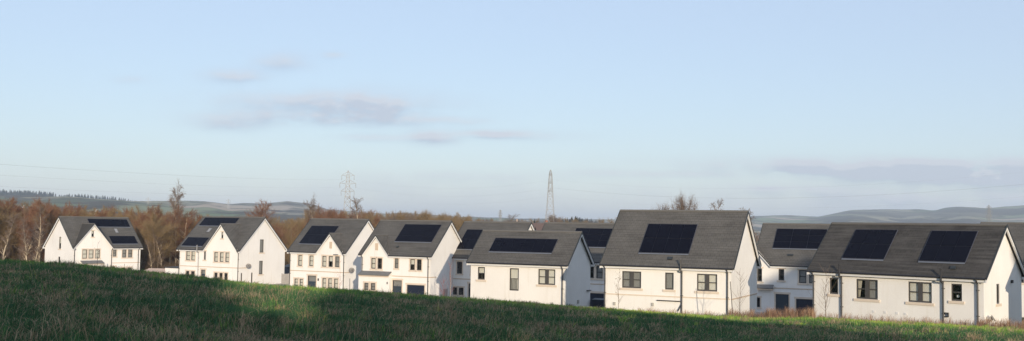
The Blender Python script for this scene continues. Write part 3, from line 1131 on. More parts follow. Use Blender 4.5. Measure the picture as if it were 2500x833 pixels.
a, b = gpt(1046, 117), gpt(1094, 117)
board_fence(a, b, 1.25, 'pale timber fence closing the gap left of the shaded house behind the low one')
a, b = gpt(691, 143), gpt(708, 143)
board_fence(a, b, 1.5, 'grey timber fence closing the gap right of the house with the two tall gable windows')
p = gpt(690, 150)
e = empty('garden_shed', p, R(-27))
tag(e, 'dark blue garden shed seen in the gap behind the narrow grey fence', 'shed')
m = MB()
m.box(0, 0, -.3, 3, 2, 2.2)
m.build('wall', 'garage', e)
m = MB()
m.slab([(-.15, -.15, 2.21), (3.15, -.15, 2.21), (3.15, 2.15, 2.6), (-.15, 2.15, 2.6)], .06)
m.build('roof', 'verge', e)
p = gpt(1448, 96)
e = empty('storage_box', p, R(-26))
tag(e, 'dark blue garden storage box in the shaded gap right of the low white house', 'storage box')
m = MB()
m.box(0, 0, -.2, 1.6, .8, 1.0)
m.build('body', 'garage', e)
m = MB()
m.slab([(-.05, -.05, 1.06), (1.65, -.05, 1.06), (1.65, .85, 1.14), (-.05, .85, 1.14)], .05)
m.build('lid', 'door', e)


# ------------------------------------------------------------------ bare trees
def grow_tree(seed, h, spread, upright, nlimb, twigs, droop=0.0, multi=1):
    """returns (trunk verts, faces, crown verts, faces); a tapered trunk with limbs, fine twigs as slender 3-sided prisms"""
    r = np.random.default_rng(seed)
    segs_t, segs_c = [], []
    for st in range(multi):
        base = np.array([r.normal(0, .25), r.normal(0, .25), -0.3]) if multi > 1 else np.array([0, 0, -.3])
        lean = np.array([r.normal(0, .06), r.normal(0, .06), 1.0]) + (np.array([r.normal(0, .18), r.normal(0, .18), 0]) if multi > 1 else 0)
        lean /= np.linalg.norm(lean)
        hh = h * (1 if st == 0 else r.uniform(.65, .95))
        n = 9
        pts, rad = [base], [0.0115 * hh + .015]
        d = lean.copy()
        for i in range(1, n + 1):
            d = d + np.array([r.normal(0, .055), r.normal(0, .055), .03])
            d /= np.linalg.norm(d)
            pts.append(pts[-1] + d * hh / n)
            rad.append((0.0115 * hh + .015) * (1 - i / n) ** .9 + .012)
        for i in range(n):
            (segs_t if i < n - 1 else segs_c).append((pts[i], pts[i + 1], rad[i], rad[i + 1]))
        limbs = []
        for k in range(nlimb // multi):
            t = 0.16 + 0.80 * ((k + r.uniform(0, 1)) / (nlimb // multi))
            fi = t * n
            i = min(int(fi), n - 1)
            p = pts[i] + (pts[i + 1] - pts[i]) * (fi - i)
            az = r.uniform(0, 2 * np.pi)
            prof = math.sin(min(1, (t + .1)) * math.pi * .86) ** .75
            ln = spread * (0.3 + 0.75 * prof) * r.uniform(.7, 1.2)
            el = R(r.normal(28 + 20 * upright, 13))
            dv = np.array([math.cos(az) * math.cos(el), math.sin(az) * math.cos(el), math.sin(el)])
            rr = max(.014, rad[i] * .42)
            q = p
            m_ = 4
            lp = [q]
            for j in range(m_):
                dv = dv + np.array([r.normal(0, .13), r.normal(0, .13), .07 + r.normal(0, .08) - droop * .12])
                dv /= np.linalg.norm(dv)
                q2 = q + dv * ln / m_
                a, b = rr * (1 - j / m_) + .010, rr * (1 - (j + 1) / m_) + .010
                (segs_t if rr > .035 and j < 2 else segs_c).append((q, q2, a, b))
                q = q2
                lp.append(q)
            limbs.append((lp, ln, t))
        # secondary branches and twigs
        per = twigs // max(1, len(limbs)) // multi
        for lp, ln, t in limbs:
            for k in range(int(per * 1.0)):
                f = r.uniform(.15, 1.0) * (len(lp) - 1)
                i = min(int(f), len(lp) - 2)
                p = lp[i] + (lp[i + 1] - lp[i]) * (f - i)
                base_d = (lp[i + 1] - lp[i])
                base_d = base_d / np.linalg.norm(base_d)
                dv = base_d * .6 + r.normal(0, .70, 3) + np.array([0, 0, .35 * upright - droop * .3])
                dv /= np.linalg.norm(dv)
                tl = ln * r.uniform(.16, .50)
                mid = p + dv * tl * .5
                dv2 = dv + r.normal(0, .35, 3) + np.array([0, 0, .25 * upright - droop * .55])
                dv2 /= np.linalg.norm(dv2)
                end = mid + dv2 * tl * .5
                w = r.uniform(.010, .018)
                segs_c.append((p, mid, w, w * .8))
                segs_c.append((mid, end, w * .8, w * .4))
                if r.uniform() < .75:
                    dv3 = dv2 + r.normal(0, .6, 3)
                    dv3 /= np.linalg.norm(dv3)
                    segs_c.append((mid, mid + dv3 * tl * .45, w * .7, w * .35))

    def prisms(S, n):
        P0 = np.array([s[0] for s in S])
        P1 = np.array([s[1] for s in S])
        r0 = np.array([s[2] for s in S])
        r1 = np.array([s[3] for s in S])
        d = P1 - P0
        d /= np.linalg.norm(d, axis=1, keepdims=True) + 1e-9
        ref = np.where(np.abs(d[:, 2:3]) > .9, np.array([[1., 0, 0]]), np.array([[0, 0, 1.]]))
        a = np.cross(d, ref)
        a /= np.linalg.norm(a, axis=1, keepdims=True) + 1e-9
        b = np.cross(d, a)
        vs = []
        for P_, rr in ((P0, r0), (P1, r1)):
            for k in range(n):
                t = 2 * math.pi * k / n
                vs.append(P_ + (a * math.cos(t) + b * math.sin(t)) * rr[:, None])
        v = np.stack(vs, 1).reshape(-1, 3)
        i = np.arange(len(S))[:, None] * (2 * n)
        f = []
        for k in range(n):
            j = (k + 1) % n
            f.append(np.concatenate([i + k, i + j, i + n + j, i + n + k], 1))
        return v, np.concatenate(f, 0)
    return (*prisms(segs_t, 6), *prisms(segs_c, 3))


TREES = {}


def tree_kind(key, seed, trunk_m, crown_m, **k):
    tv, tf, cv, cf = grow_tree(seed, **k)
    t = raw_mesh('trunk', tv, tf, M[trunk_m], smooth=True)
    c = raw_mesh('crown', cv, cf, M[crown_m])
    TREES[key] = (t.data, c.data, float(np.percentile(cv[:, 2], 99.7)))
    bpy.data.objects.remove(t)
    bpy.data.objects.remove(c)


tree_kind('birch_a', 11, 'bark_pale', 'twig_red', h=13, spread=3.3, upright=.8, nlimb=46, twigs=2888)
tree_kind('birch_b', 12, 'bark_pale', 'twig_red', h=12, spread=3.2, upright=.8, nlimb=44, twigs=2584, multi=2)
tree_kind('birch_c', 13, 'bark_pale', 'twig_grey', h=14, spread=2.5, upright=.9, nlimb=58, twigs=2280, droop=.6)
tree_kind('alder_a', 21, 'bark_brown', 'twig_brown', h=11, spread=3.2, upright=.8, nlimb=34, twigs=3192, multi=2)
tree_kind('alder_b', 22, 'bark_brown', 'twig_red', h=11, spread=3.4, upright=.7, nlimb=36, twigs=3344)
tree_kind('alder_c', 23, 'bark_brown', 'twig_brown', h=10, spread=3.6, upright=.6, nlimb=36, twigs=3192, multi=3)
tree_kind('slim_a', 31, 'bark_pale', 'twig_grey', h=13, spread=2.1, upright=1.0, nlimb=36, twigs=1064, droop=.5)
tree_kind('round_a', 41, 'bark_brown', 'twig_grey', h=11, spread=4.6, upright=.5, nlimb=44, twigs=3952)
tree_kind('round_b', 42, 'bark_brown', 'twig_brown', h=11, spread=5.0, upright=.45, nlimb=44, twigs=3952)


def put_tree(kind, px, Y, top_py=None, h=None, label='', group=None, name='bare_tree', rz=None, wide=1.0):
    tm, cm, h0 = TREES[kind]
    g = gpt(px, Y)
    if top_py is not None:
        h = at(px, top_py, Y).z - g.z
    s = h / h0
    e = empty(name, g, random.uniform(0, 6.28) if rz is None else rz)
    e.scale = (s * wide, s * wide, s)
    tag(e, label, 'tree', group)
    for n, me in (('trunk', tm), ('crown', cm)):
        o = bpy.data.objects.new(n, me)
        COL.objects.link(o)
        o.parent = e
    return e


# trees one can point at
put_tree('birch_c', 413, 188, 446, label='tallest birch, a narrow crown rising far above the wood between the two leftmost houses', name='birch_tree', wide=.85)
put_tree('birch_b', 430, 186, 505, label='russet birch leaning against the right side of the tallest birch', name='birch_tree')
put_tree('birch_a', 395, 190, 500, label='russet birch close on the left of the tallest birch', name='birch_tree')
put_tree('birch_a', 619, 200, 489, label='red-brown birch with white stems above the roof of the second house', name='birch_tree', wide=1.0)
put_tree('birch_c', 797, 195, 481, label='slender birch left of the pylon with level arms, behind the third house', name='birch_tree', wide=.95)
put_tree('slim_a', 882, 185, 481, label='slender pale birch right of the pylon with level arms', name='birch_tree', wide=1.25)
put_tree('birch_b', 772, 205, 503, label='short russet birch beside the slender birch left of the pylon', name='birch_tree')
put_tree('round_a', 1657, 150, 476, label='wide bare tree rising behind the ridge of the tall-roofed house', wide=.62)
put_tree('slim_a', 1726, 150, 486, label='thin bare tree right of the wide one behind the tall-roofed house ridge', wide=.9)
put_tree('slim_a', 1848, 160, 508, label='small bare tree in the notch right of the tall-roofed house ridge', wide=1.0)
put_tree('round_a', 1622, 152, 500, label='low bare tree left of the wide one behind the tall-roofed house ridge', wide=.5)
for px, Y, tp, k in ((8, 172, 520, 'slim_a'), (68, 172, 530, 'slim_a'), (100, 176, 500, 'slim_a'), (52, 178, 540, 'birch_c'), (88, 170, 560, 'slim_a')):
    put_tree(k, px, Y, tp, label='pale-stemmed birch standing at the front of the wood left of the leftmost house', group='pale birches at the edge of the left wood', name='birch_tree', wide=1.1)
for px, Y, tp, k in ((374, 172, 585, 'slim_a'), (388, 176, 560, 'slim_a'), (398, 174, 575, 'slim_a')):
    put_tree(k, px, Y, tp, label="pale thin birch at the wood's front between the two leftmost houses", group='pale birches between the two leftmost houses', name='birch_tree', wide=1.1)

kinds = ['alder_a', 'alder_b', 'alder_c', 'birch_a', 'birch_b']
# the wood on the left
for i in range(46):
    px = -170 + 320 * (i + random.uniform(0, 1)) / 46
    Y = random.uniform(178, 232)
    tp = np.interp(px, [-170, 0, 30, 60, 100, 150, 200], [480, 484, 505, 500, 488, 482, 500]) + random.uniform(-6, 26)
    put_tree(random.choice(kinds), px, Y, tp, label='bare russet tree in the dense wood left of and behind the leftmost house', group='trees of the left wood')
for i in range(26):
    px = 150 + 190 * (i + random.uniform(0, 1)) / 26
    Y = random.uniform(182, 235)
    tp = np.interp(px, [150, 200, 250, 290, 330], [482, 508, 494, 498, 512]) + random.uniform(0, 28)
    put_tree(random.choice(kinds), px, Y, tp, label='bare russet tree in the wood behind the roof of the leftmost house', group='trees behind the leftmost roof')
for i in range(36):
    px = 335 + 175 * (i + random.uniform(0, 1)) / 36
    Y = random.uniform(176, 232)
    tp = np.interp(px, [330, 350, 400, 440, 480, 510], [520, 518, 508, 512, 518, 528]) + random.uniform(-4, 30)
    put_tree(random.choice(kinds), px, Y, tp, label='bare russet tree in the wood filling the gap between the leftmost houses', group='trees between the two leftmost houses')
for i in range(26):
    px = 640 + 130 * (i + random.uniform(0, 1)) / 26
    Y = random.uniform(190, 300)
    tp = np.interp(px, [640, 680, 720, 770], [528, 530, 530, 520]) + random.uniform(-3, 24)
    put_tree(random.choice(kinds), px, Y, tp, label='bare brown tree behind the gap between the second and third houses from the left', group='trees behind the second gap')
for i in range(20):
    px = 765 + 150 * (i + random.uniform(0, 1)) / 20
    Y = random.uniform(205, 300)
    tp = random.uniform(512, 528)
    put_tree(random.choice(kinds), px, Y, tp, label='bare russet tree in the belt below the pylon with level arms', group='trees below the left pylon')
for i in range(34):
    px = 905 + 245 * (i + random.uniform(0, 1)) / 34
    Y = random.uniform(270, 420)
    tp = np.interp(px, [905, 950, 1020, 1060, 1110, 1150], [524, 521, 517, 523, 521, 532]) + random.uniform(-3, 10)
    put_tree(random.choice(['round_a', 'round_b', 'alder_c', 'alder_a']), px, Y, tp, label='bare brown tree in the belt behind the fourth house and its right-hand neighbour', group='trees behind the middle roofs')
for i in range(22):
    px = 1150 + 560 * (i + random.uniform(0, 1)) / 22
    Y = random.uniform(480, 620)
    tp = np.interp(px, [1150, 1250, 1350, 1450, 1500, 1700], [535, 534, 530, 536, 532, 536]) + random.uniform(-3, 6)
    put_tree(random.choice(['round_a', 'round_b', 'alder_c']), px, Y, tp, label='small far bare tree on the skyline between the two pylons and the tall roof', group='far trees on the middle skyline')
put_tree('slim_a', 1228, 420, 523, label='lone wispy bare tree on the skyline above the shaded house behind the low one', wide=1.8)
put_tree('round_a', 1352, 540, 524, label='bare tree growing at the foot of the edge-on pylon', wide=.9)


def scrub(name, boxes, n, m, label, seed):
    """a tangle of undergrowth: many thin stems, one mass"""
    r = np.random.default_rng(seed)
    V, Fc = [], []
    for (px0, px1, Y0, Y1, h, share) in boxes:
        k = int(n * share)
        px = r.uniform(px0, px1, k)
        Y = r.uniform(Y0, Y1, k)
        X = (px - 1250) / FPX * Y
        z = gz(X, Y)
        hh = h * r.uniform(.3, 1, k) ** .7
        dx, dy = r.normal(0, .75, k) * hh, r.normal(0, .7, k) * hh
        w = r.uniform(.02, .05, k)
        an = r.uniform(0, np.pi, k)
        ox, oy = np.cos(an) * w, np.sin(an) * w
        b = np.stack([X, Y, z], 1)
        o = np.stack([ox, oy, 0 * ox], 1)
        mid = b + np.stack([dx * .4, dy * .4, hh * .6], 1)
        top = b + np.stack([dx, dy, hh], 1)
        i0 = sum(len(x) for x in V)
        V.append(np.stack([b - o, b + o, mid + o * .7, mid - o * .7, top], 1).reshape(-1, 3))
        i = i0 + np.arange(k)[:, None] * 5
        Fc.append(np.concatenate([np.concatenate([i, i + 1, i + 2], 1), np.concatenate([i, i + 2, i + 3], 1), np.concatenate([i + 3, i + 2, i + 4], 1)], 0))
    o = raw_mesh(name, np.concatenate(V), np.concatenate(Fc), M[m])
    tag(o, label, 'undergrowth', kind='stuff')


scrub('undergrowth', [(-200, 175, 168, 240, 2.6, .4), (175, 340, 180, 240, 3, .15), (335, 520, 170, 240, 2.6, .3), (520, 800, 190, 300, 3, .15)], 26000, 'bramble',
      'brown undergrowth of bare stems beneath the trees of the wood', 5)


# ------------------------------------------------------------------ hills and far woods
def hills():
    pxs = np.arange(-1400, 3950, 12.0)
    sky_x = [-1400, -400, 0, 120, 200, 300, 330, 450, 500, 560, 640, 700, 750, 780, 800, 850, 900, 1000, 1050, 1150, 1300, 1500, 1700, 1850, 2000, 2025, 2050, 2075, 2150, 2250, 2280, 2310, 2340, 2400, 2500, 2900, 3900]
    sky_y = [470, 470, 474, 480, 483, 490, 492, 492, 493, 499, 496, 493, 497, 505, 511, 517, 520, 522, 525, 530, 534, 535, 532, 527, 528, 523, 518, 513, 511, 512, 515, 508, 505, 507, 502, 500, 505]
    dist = np.interp(pxs, [-400, 330, 480, 700, 900, 1200, 1700, 1900, 2040, 2600], [2600, 2700, 3900, 4300, 4600, 4600, 5200, 6200, 5600, 5400])
    sk = np.interp(pxs, sky_x, sky_y)
    wob = np.interp(pxs, np.arange(-1400, 3950, 35.0), np.random.default_rng(3).normal(0, .8, len(np.arange(-1400, 3950, 35.0))))
    sk = sk + wob
    start = np.interp(pxs, [-400, 330, 900, 1200, 1800, 2600], [650, 800, 1500, 1900, 2400, 2400])
    ts = np.concatenate([np.linspace(0, 1, 26), [1.12, 1.3]])
    V = []
    for t in ts:
        row = []
        for k, px in enumerate(pxs):
            D = dist[k]
            top = at(px, sk[k], D)
            d = start[k] + (D - start[k]) * t
            X = top.x * d / D
            zg = -15.0
            prof = (3 * min(t, 1) ** 2 - 2 * min(t, 1) ** 3) if t <= 1 else 1 - (t - 1) * 1.1
            # height such that slopes face the viewer, with folds
            z = zg + (top.z - zg) * (0.30 * min(t, 1) + 0.70 * prof if t <= 1 else prof)
            fold = math.sin(px * .021 + t * 5) * .5 + math.sin(px * .047 - t * 9 + 1) * .35 + math.sin(px * .009 + 2 + t * 3) * .6
            z += fold * (top.z - zg) * .065 * math.sin(math.pi * min(t, 1)) ** 1.0
            row.append((X, d, z))
        V.append(row)
    v = np.array(V).reshape(-1, 3)
    nx, ny = len(pxs), len(ts)
    i = np.arange(nx - 1)[None, :] + nx * np.arange(ny - 1)[:, None]
    f = np.stack([i, i + 1, i + nx + 1, i + nx], -1).reshape(-1, 4)
    m, nt, b = mat('hill_fields')
    g = nd(nt, 'ShaderNodeNewGeometry').outputs['Position']
    gm = mapped(nt, g, (1, .42, 0))
    wn = nd(nt, 'ShaderNodeTexNoise')
    wn.inputs['Scale'].default_value = .004
    nt.links.new(gm, wn.inputs['Vector'])
    sc_ = nd(nt, 'ShaderNodeVectorMath', op='SCALE')
    sc_.inputs['Scale'].default_value = 420
    nt.links.new(wn.outputs['Color'], sc_.inputs[0])
    ad = nd(nt, 'ShaderNodeVectorMath', op='ADD')
    nt.links.new(gm, ad.inputs[0])
    nt.links.new(sc_.outputs[0], ad.inputs[1])
    vo = nd(nt, 'ShaderNodeTexVoronoi')
    vo.inputs['Scale'].default_value = .0042
    nt.links.new(ad.outputs[0], vo.inputs['Vector'])
    ve = nd(nt, 'ShaderNodeTexVoronoi', feature='DISTANCE_TO_EDGE')
    ve.inputs['Scale'].default_value = .0042
    nt.links.new(ad.outputs[0], ve.inputs['Vector'])
    fields = ramp(nt, vo.outputs['Color'], [(0.0, (0.15, 0.19, 0.09)), (0.3, (0.36, 0.32, 0.21)), (0.44, (0.07, 0.065, 0.05)), (0.58, (0.22, 0.27, 0.13)), (0.85, (0.52, 0.42, 0.30))])
    hedge = ramp(nt, ve.outputs['Distance'], [(0.03, (0, 0, 0)), (0.07, (1, 1, 1))])
    c = mixc(nt, math_(nt, 'MULTIPLY_ADD', hedge, 0.55, 0.45), (0.07, 0.065, 0.045), fields)
    wood = ramp(nt, noise(nt, gm, .0035, 6, .62), [(0.50, (0, 0, 0)), (0.54, (1, 1, 1))])
    tex = ramp(nt, noise(nt, gm, .06, 3, .7), [(.3, (.05, .05, .036)), (.7, (.14, .115, .08))])
    c = mixc(nt, wood, c, tex)
    nt.links.new(c, b.inputs['Base Color'])
    b.inputs['Roughness'].default_value = 1
    b.inputs['Specular IOR Level'].default_value = 0
    o = raw_mesh('hills', v, f, m, smooth=True)
    tag(o, kind='structure')
    return pxs, sk, dist


pxs, sk, dist = hills()


def spires(name, pts, label, seed, m='conifer', sides=6):
    """far conifer woodland: each tree a stack of three ragged skirts, all in one mass"""
    r = np.random.default_rng(seed)
    mb_v, mb_f = [], []
    for (x, y, z, h) in pts:
        w = h * r.uniform(.15, .22)
        for (b0, t0, ww) in ((.06, .5, 1.0), (.34, .75, .72), (.6, 1.0, .45)):
            i = len(mb_v)
            a0 = r.uniform(0, 6)
            for k in range(sides):
                q = a0 + 2 * math.pi * k / sides
                rr = w * ww * r.uniform(.7, 1.2)
                mb_v.append((x + math.cos(q) * rr, y + math.sin(q) * rr, z + h * (b0 + r.uniform(-.04, .04))))
            mb_v.append((x, y, z + h * t0))
            for k in range(sides):
                mb_f.append((i + k, i + (k + 1) % sides, i + sides))
    o = raw_mesh(name, np.array(mb_v), np.array(mb_f), M[m])
    return tag(o, label, 'wood', kind='stuff')


r = np.random.default_rng(77)
pts = []
for px in np.concatenate([r.uniform(-350, 335, 2000), r.uniform(-350, 125, 1100)]):
    k = np.interp(px, pxs, np.arange(len(pxs)))
    D = float(np.interp(px, pxs, dist)) * (1 - .13 * r.uniform(0, 1) ** 1.5)
    y = float(np.interp(px, pxs, sk))
    p = at(px, y + (1 - D / float(np.interp(px, pxs, dist))) * 150, D)
    hh = r.uniform(8, 17) * np.interp(px, [-300, 0, 125, 150, 190, 300, 335], [1.1, 1.1, 1.0, .6, 1.0, .8, .4])
    pts.append((p.x, D, p.z - 2, hh))
spires('far_conifer_wood', pts, 'dark conifer wood along the skyline of the left hill', 4)
pts = []
for px in np.concatenate([r.uniform(1362, 1440, 70), r.uniform(1440, 1462, 8)]):
    D = r.uniform(900, 1010)
    top = np.interp(px, [1362, 1385, 1405, 1430, 1462], [538, 530, 527, 533, 536]) + r.uniform(-2, 6)
    p = at(px, top, D)
    pts.append((p.x, D, -15, p.z + 15))
spires('far_conifer_clump', pts, 'clump of far dark conifers on the skyline left of the tall-roofed house', 6)
p = at(1305, 533, 470)
o = spires('conifer_tree', [(p.x, 470, float(gz(p.x, 470)), p.z - float(gz(p.x, 470)))], None, 8)
del o['kind'], o['category']
tag(o, 'single small dark conifer left of the edge-on pylon', 'tree')


# far broadleaf woodland in the valley: ragged low crowns
def canopy_mass(name, px0, px1, Y0, Y1, n, h, label, m, seed):
    r = np.random.default_rng(seed)
    V, Fc = [], []
    n0 = 0
    for k in range(n):
        px, Y = r.uniform(px0, px1), r.uniform(Y0, Y1)
        X = (px - 1250) / FPX * Y
        z = float(gz(X, Y))
        hh = h * r.uniform(.6, 1.15)
        w = hh * r.uniform(.35, .6)
        q = 46
        th, ph = r.uniform(0, 2 * np.pi, q), np.arccos(r.uniform(-.35, 1, q))
        rad = r.uniform(.55, 1, q)
        c = np.stack([X + w * rad * np.sin(ph) * np.cos(th), Y + w * rad * np.sin(ph) * np.sin(th), z + hh * .55 + hh * .45 * rad * np.cos(ph)], 1)
        d1, d2 = r.normal(0, .22, (q, 3)) * hh * .5, r.normal(0, .22, (q, 3)) * hh * .5
        V.append(np.stack([c, c + d1, c + d2], 1).reshape(-1, 3))
        Fc.append(n0 + np.arange(q * 3).reshape(-1, 3))
        n0 += q * 3
    o = raw_mesh(name, np.concatenate(V), np.concatenate(Fc), M[m])
    return tag(o, label, 'wood', kind='stuff')


canopy_mass('valley_wood', -300, 1000, 330, 760, 420, 10, 'brown leafless woodland spreading over the valley behind the left houses', 'twig_brown', 21)
canopy_mass('far_valley_wood', 850, 2600, 650, 1300, 420, 10, 'brown leafless woodland across the valley behind the right houses', 'twig_grey', 22)


def far_house(px, py_top, Y, w, rise, hwall, m, rm, label, rz=0.3, cat='house'):
    X = at(px, 540, Y).x
    zt = at(px, py_top, Y).z
    z0 = zt - rise - hwall
    e = empty('far_house', (X, Y, z0), rz)
    tag(e, label, cat)
    d = w * .7
    b = MB()
    b.box(-w / 2, -d / 2, -30, w / 2, d / 2, hwall)
    for x in (-w / 2, w / 2):
        b.poly([(x, -d / 2, hwall), (x, d / 2, hwall), (x, 0, hwall + rise - .1)])
    b.build('wall', m, e)
    t = MB()
    t.slab([(-w / 2 - .3, -d / 2 - .3, hwall), (w / 2 + .3, -d / 2 - .3, hwall), (w / 2 + .3, 0, hwall + rise), (-w / 2 - .3, 0, hwall + rise)], .15)
    t.slab([(w / 2 + .3, d / 2 + .3, hwall), (-w / 2 - .3, d / 2 + .3, hwall), (-w / 2 - .3, 0, hwall + rise), (w / 2 + .3, 0, hwall + rise)], .15)
    ro = t.build('roof', rm, e)
    c = MB()
    c.box(w * .3, -.4, hwall + rise * .6, w * .3 + .9, .4, hwall + rise + 1.2)
    c.build('chimney', m, ro)
    for x in (-w * .28, w * .05, w * .3):
        f = MB()
        f.box(x - .6, -d / 2 - .05, hwall - 2.1, x + .6, -d / 2 - .004, hwall - .7)
        f.build('window', 'room', e)


far_house(38, 507, 560, 11, 3.4, 4, 'white', 'redroof', 'far white house among the trees at the left edge below the conifer hill')
far_house(14, 512, 520, 9, 3, 3.5, 'white', 'redroof', 'second far white house, lower, at the extreme left edge', .1)
far_house(226, 516, 600, 3.4, 1.2, 6.5, 'white', 'redroof', 'tiny far white building like a tower above the leftmost roof', .2, 'building')
far_house(158, 521, 420, 9, 1.8, 3, 'pinkstone', 'redroof', 'far pinkish house at the left end of the leftmost roof ridge', .4)
far_house(740, 551, 330, 7, 1.8, 3, 'pinkstone', 'redroof', 'far house with a brown roof in the gap left of the third house', .2)
far_house(1318, 545, 420, 8, 2.2, 3, 'brick', 'redroof', 'far red-brick house left of the foot of the edge-on pylon', .3)
far_house(1326, 553, 350, 4.6, 1.3, 2.6, 'white', 'redroof', 'far white house in front of the red-brick one by the edge-on pylon', .1)
far_house(1250, 540, 640, 9, 2.2, 3, 'pinkstone', 'redroof', 'far pale house right of the lone wispy tree on the skyline', .2)


# ------------------------------------------------------------------ pylons and cables
def pylon(px, top_py, Y, rz, label, th=.11, hgt=None):
    X = at(px, 480, Y).x
    z0 = float(gz(X, Y))
    Ht = at(px, top_py, Y).z - z0
    e = empty('electricity_pylon', (X, Y, z0), rz)
    tag(e, label, 'pylon', 'electricity pylons')
    prof = [(0, .092), (.30, .058), (.60, .036), (.80, .026), (.955, .016), (1.0, .004)]   # half width / height
    hw = lambda t: float(np.interp(t, [p[0] for p in prof], [p[1] for p in prof])) * Ht
    m = MB()
    lv = [0, .16, .30, .41, .51, .60, .67, .735, .80, .86, .91, .955, 1.0]
    cs = lambda t: [Vector((sx * hw(t), sy * hw(t), t * Ht)) for sx, sy in ((-1, -1), (1, -1), (1, 1), (-1, 1))]
    legs = MB()
    for a, b in zip(lv, lv[1:]):
        A, B = cs(a), cs(b)
        for k in range(4):
            legs.tube(A[k], B[k], th, th, 4, False)
            j = (k + 1) % 4
            m.tube(A[k], B[j], th * .55, None, 4, False)
            m.tube(A[j], B[k], th * .55, None, 4, False)
            m.tube(B[k], B[j], th * .6, None, 4, False)
    legs.build('leg', 'metal', e)
    m.build('lattice', 'metal', e)
    tips = []
    for t, w in ((.73, .082), (.83, .100), (.93, .078)):
        for sg in (-1, 1):
            a = MB()
            tip = Vector((sg * w * Ht, 0, (t + .012) * Ht))
            c = cs(t)
            t2 = min(t + .055, .99)
            c2 = cs(t2)
            ks = (1, 2) if sg > 0 else (0, 3)
            for k in ks:
                a.tube(c[k], tip, th * .75, None, 4, False)
                a.tube(c2[k], tip, th * .6, None, 4, False)
            for q in (.35, .65):
                a.tube(c[ks[0]].lerp(tip, q), c2[ks[0]].lerp(tip, q), th * .45, None, 4, False)
                a.tube(c[ks[0]].lerp(tip, q), c[ks[1]].lerp(tip, q), th * .45, None, 4, False)
            ar = a.build('arm', 'metal', e)
            i = MB()
            i.tube(tip, tip - Vector((0, 0, .06 * Ht)), th * .8, th * .8, 6)
            i.build('insulator', 'metal', ar)
            tips.append((tip - Vector((0, 0, .06 * Ht)), sg, t))
    rot = Matrix.Rotation(rz, 3, 'Z')
    return [(rot @ p + Vector((X, Y, z0)), sg, t) for p, sg, t in tips], rot @ Vector((0, 0, Ht)) + Vector((X, Y, z0))


T1, top1 = pylon(848.5, 417, 520, R(10), 'lattice pylon with three level pairs of arms, left of the two large ones', th=.125)
T2, top2 = pylon(1343.5, 415, 540, R(80), 'lattice pylon seen edge-on, its arms hardly showing, right of the two large ones', th=.09)
pylon(362, 482, 2300, R(20), 'tiny far pylon on the skyline left of the tallest birch', th=.25)
pylon(558, 486, 2600, R(20), 'tiny far pylon on the skyline above the second house from the left', th=.25)
pylon(1222, 512, 1700, R(30), 'tiny far pylon above the lone wispy tree in the middle', th=.2)
T3, top3 = pylon(2414, 501, 900, R(10), 'pylon against the blue hills above the right edge of the long low roof', th=.10)


def cable(p0, p1, sag, label, rad=.028):
    p0, p1 = Vector(p0), Vector(p1)
    n = 22
    pts = []
    for i in range(n + 1):
        t = i / n
        p = p0.lerp(p1, t)
        p.z -= sag * 4 * t * (1 - t)
        pts.append(p)
    m = MB()
    for a, b in zip(pts, pts[1:]):
        m.tube(a, b, rad, rad, 4, False)
    o = m.build('power_cable', 'wire', None)
    tag(o, label, 'cable', 'power cables')


ends = [(-420, 370, 190), (-420, 400, 190), (-420, 432, 190)]
for (p, sg, t), (px, py, Y) in zip([q for q in T1 if q[1] < 0][::-1], ends):
    nm = {0.73: 'lowest', 0.83: 'middle', 0.93: 'top'}[t]
    cable(at(px, py, Y), p, 1.5, f'{nm} power cable crossing the sky on the left to the pylon with level arms', .019 if t > .9 else .012)
for (p, sg, t), (q, sg2, t2) in zip([q for q in T1 if q[1] > 0], [q for q in T2 if q[1] > 0]):
    nm = {0.73: 'lowest', 0.83: 'middle', 0.93: 'top'}[t]
    cable(p, q, 4.5, f'{nm} power cable strung between the two large pylons', .012)
for (p, sg, t), (px, py, Y) in zip([q for q in T2 if q[1] > 0], ((3050, 420, 330), (3050, 385, 330), (3050, 350, 330))):
    nm = {0.73: 'lowest', 0.83: 'middle', 0.93: 'top'}[t]
    cable(p, at(px, py, Y), 9 if t < .7 else 9, f'{nm} power cable from the edge-on pylon sweeping to the right edge of the sky', .024 if .8 < t < .9 else .009)


# ------------------------------------------------------------------ grass
def grass_material(name):
    m, nt, b = mat(name)
    at_ = nd(nt, 'ShaderNodeAttribute', attribute_name='tint')
    c = ramp(nt, at_.outputs['Fac'], [(0.0, (0.028, 0.088, 0.042)), (0.22, (0.072, 0.160, 0.066)), (0.40, (0.21, 0.37, 0.065)), (0.58, (0.48, 0.56, 0.11)), (0.70, (0.25, 0.19, 0.12)), (1.0, (0.46, 0.35, 0.22))])
    nt.links.new(c, b.inputs['Base Color'])
    b.inputs['Roughness'].default_value = 0.75
    b.inputs['Specular IOR Level'].default_value = 0.12
    tl = nd(nt, 'ShaderNodeBsdfTranslucent')
    nt.links.new(c, tl.inputs[0])
    mx = nd(nt, 'ShaderNodeMixShader')
    mx.inputs[0].default_value = 0.12
    nt.links.new(b.outputs[0], mx.inputs[1])
    nt.links.new(tl.outputs[0], mx.inputs[2])
    nt.links.new(mx.outputs[0], nt.nodes['Material Output'].inputs[0])
    return m


MG = grass_material('grass_blades')


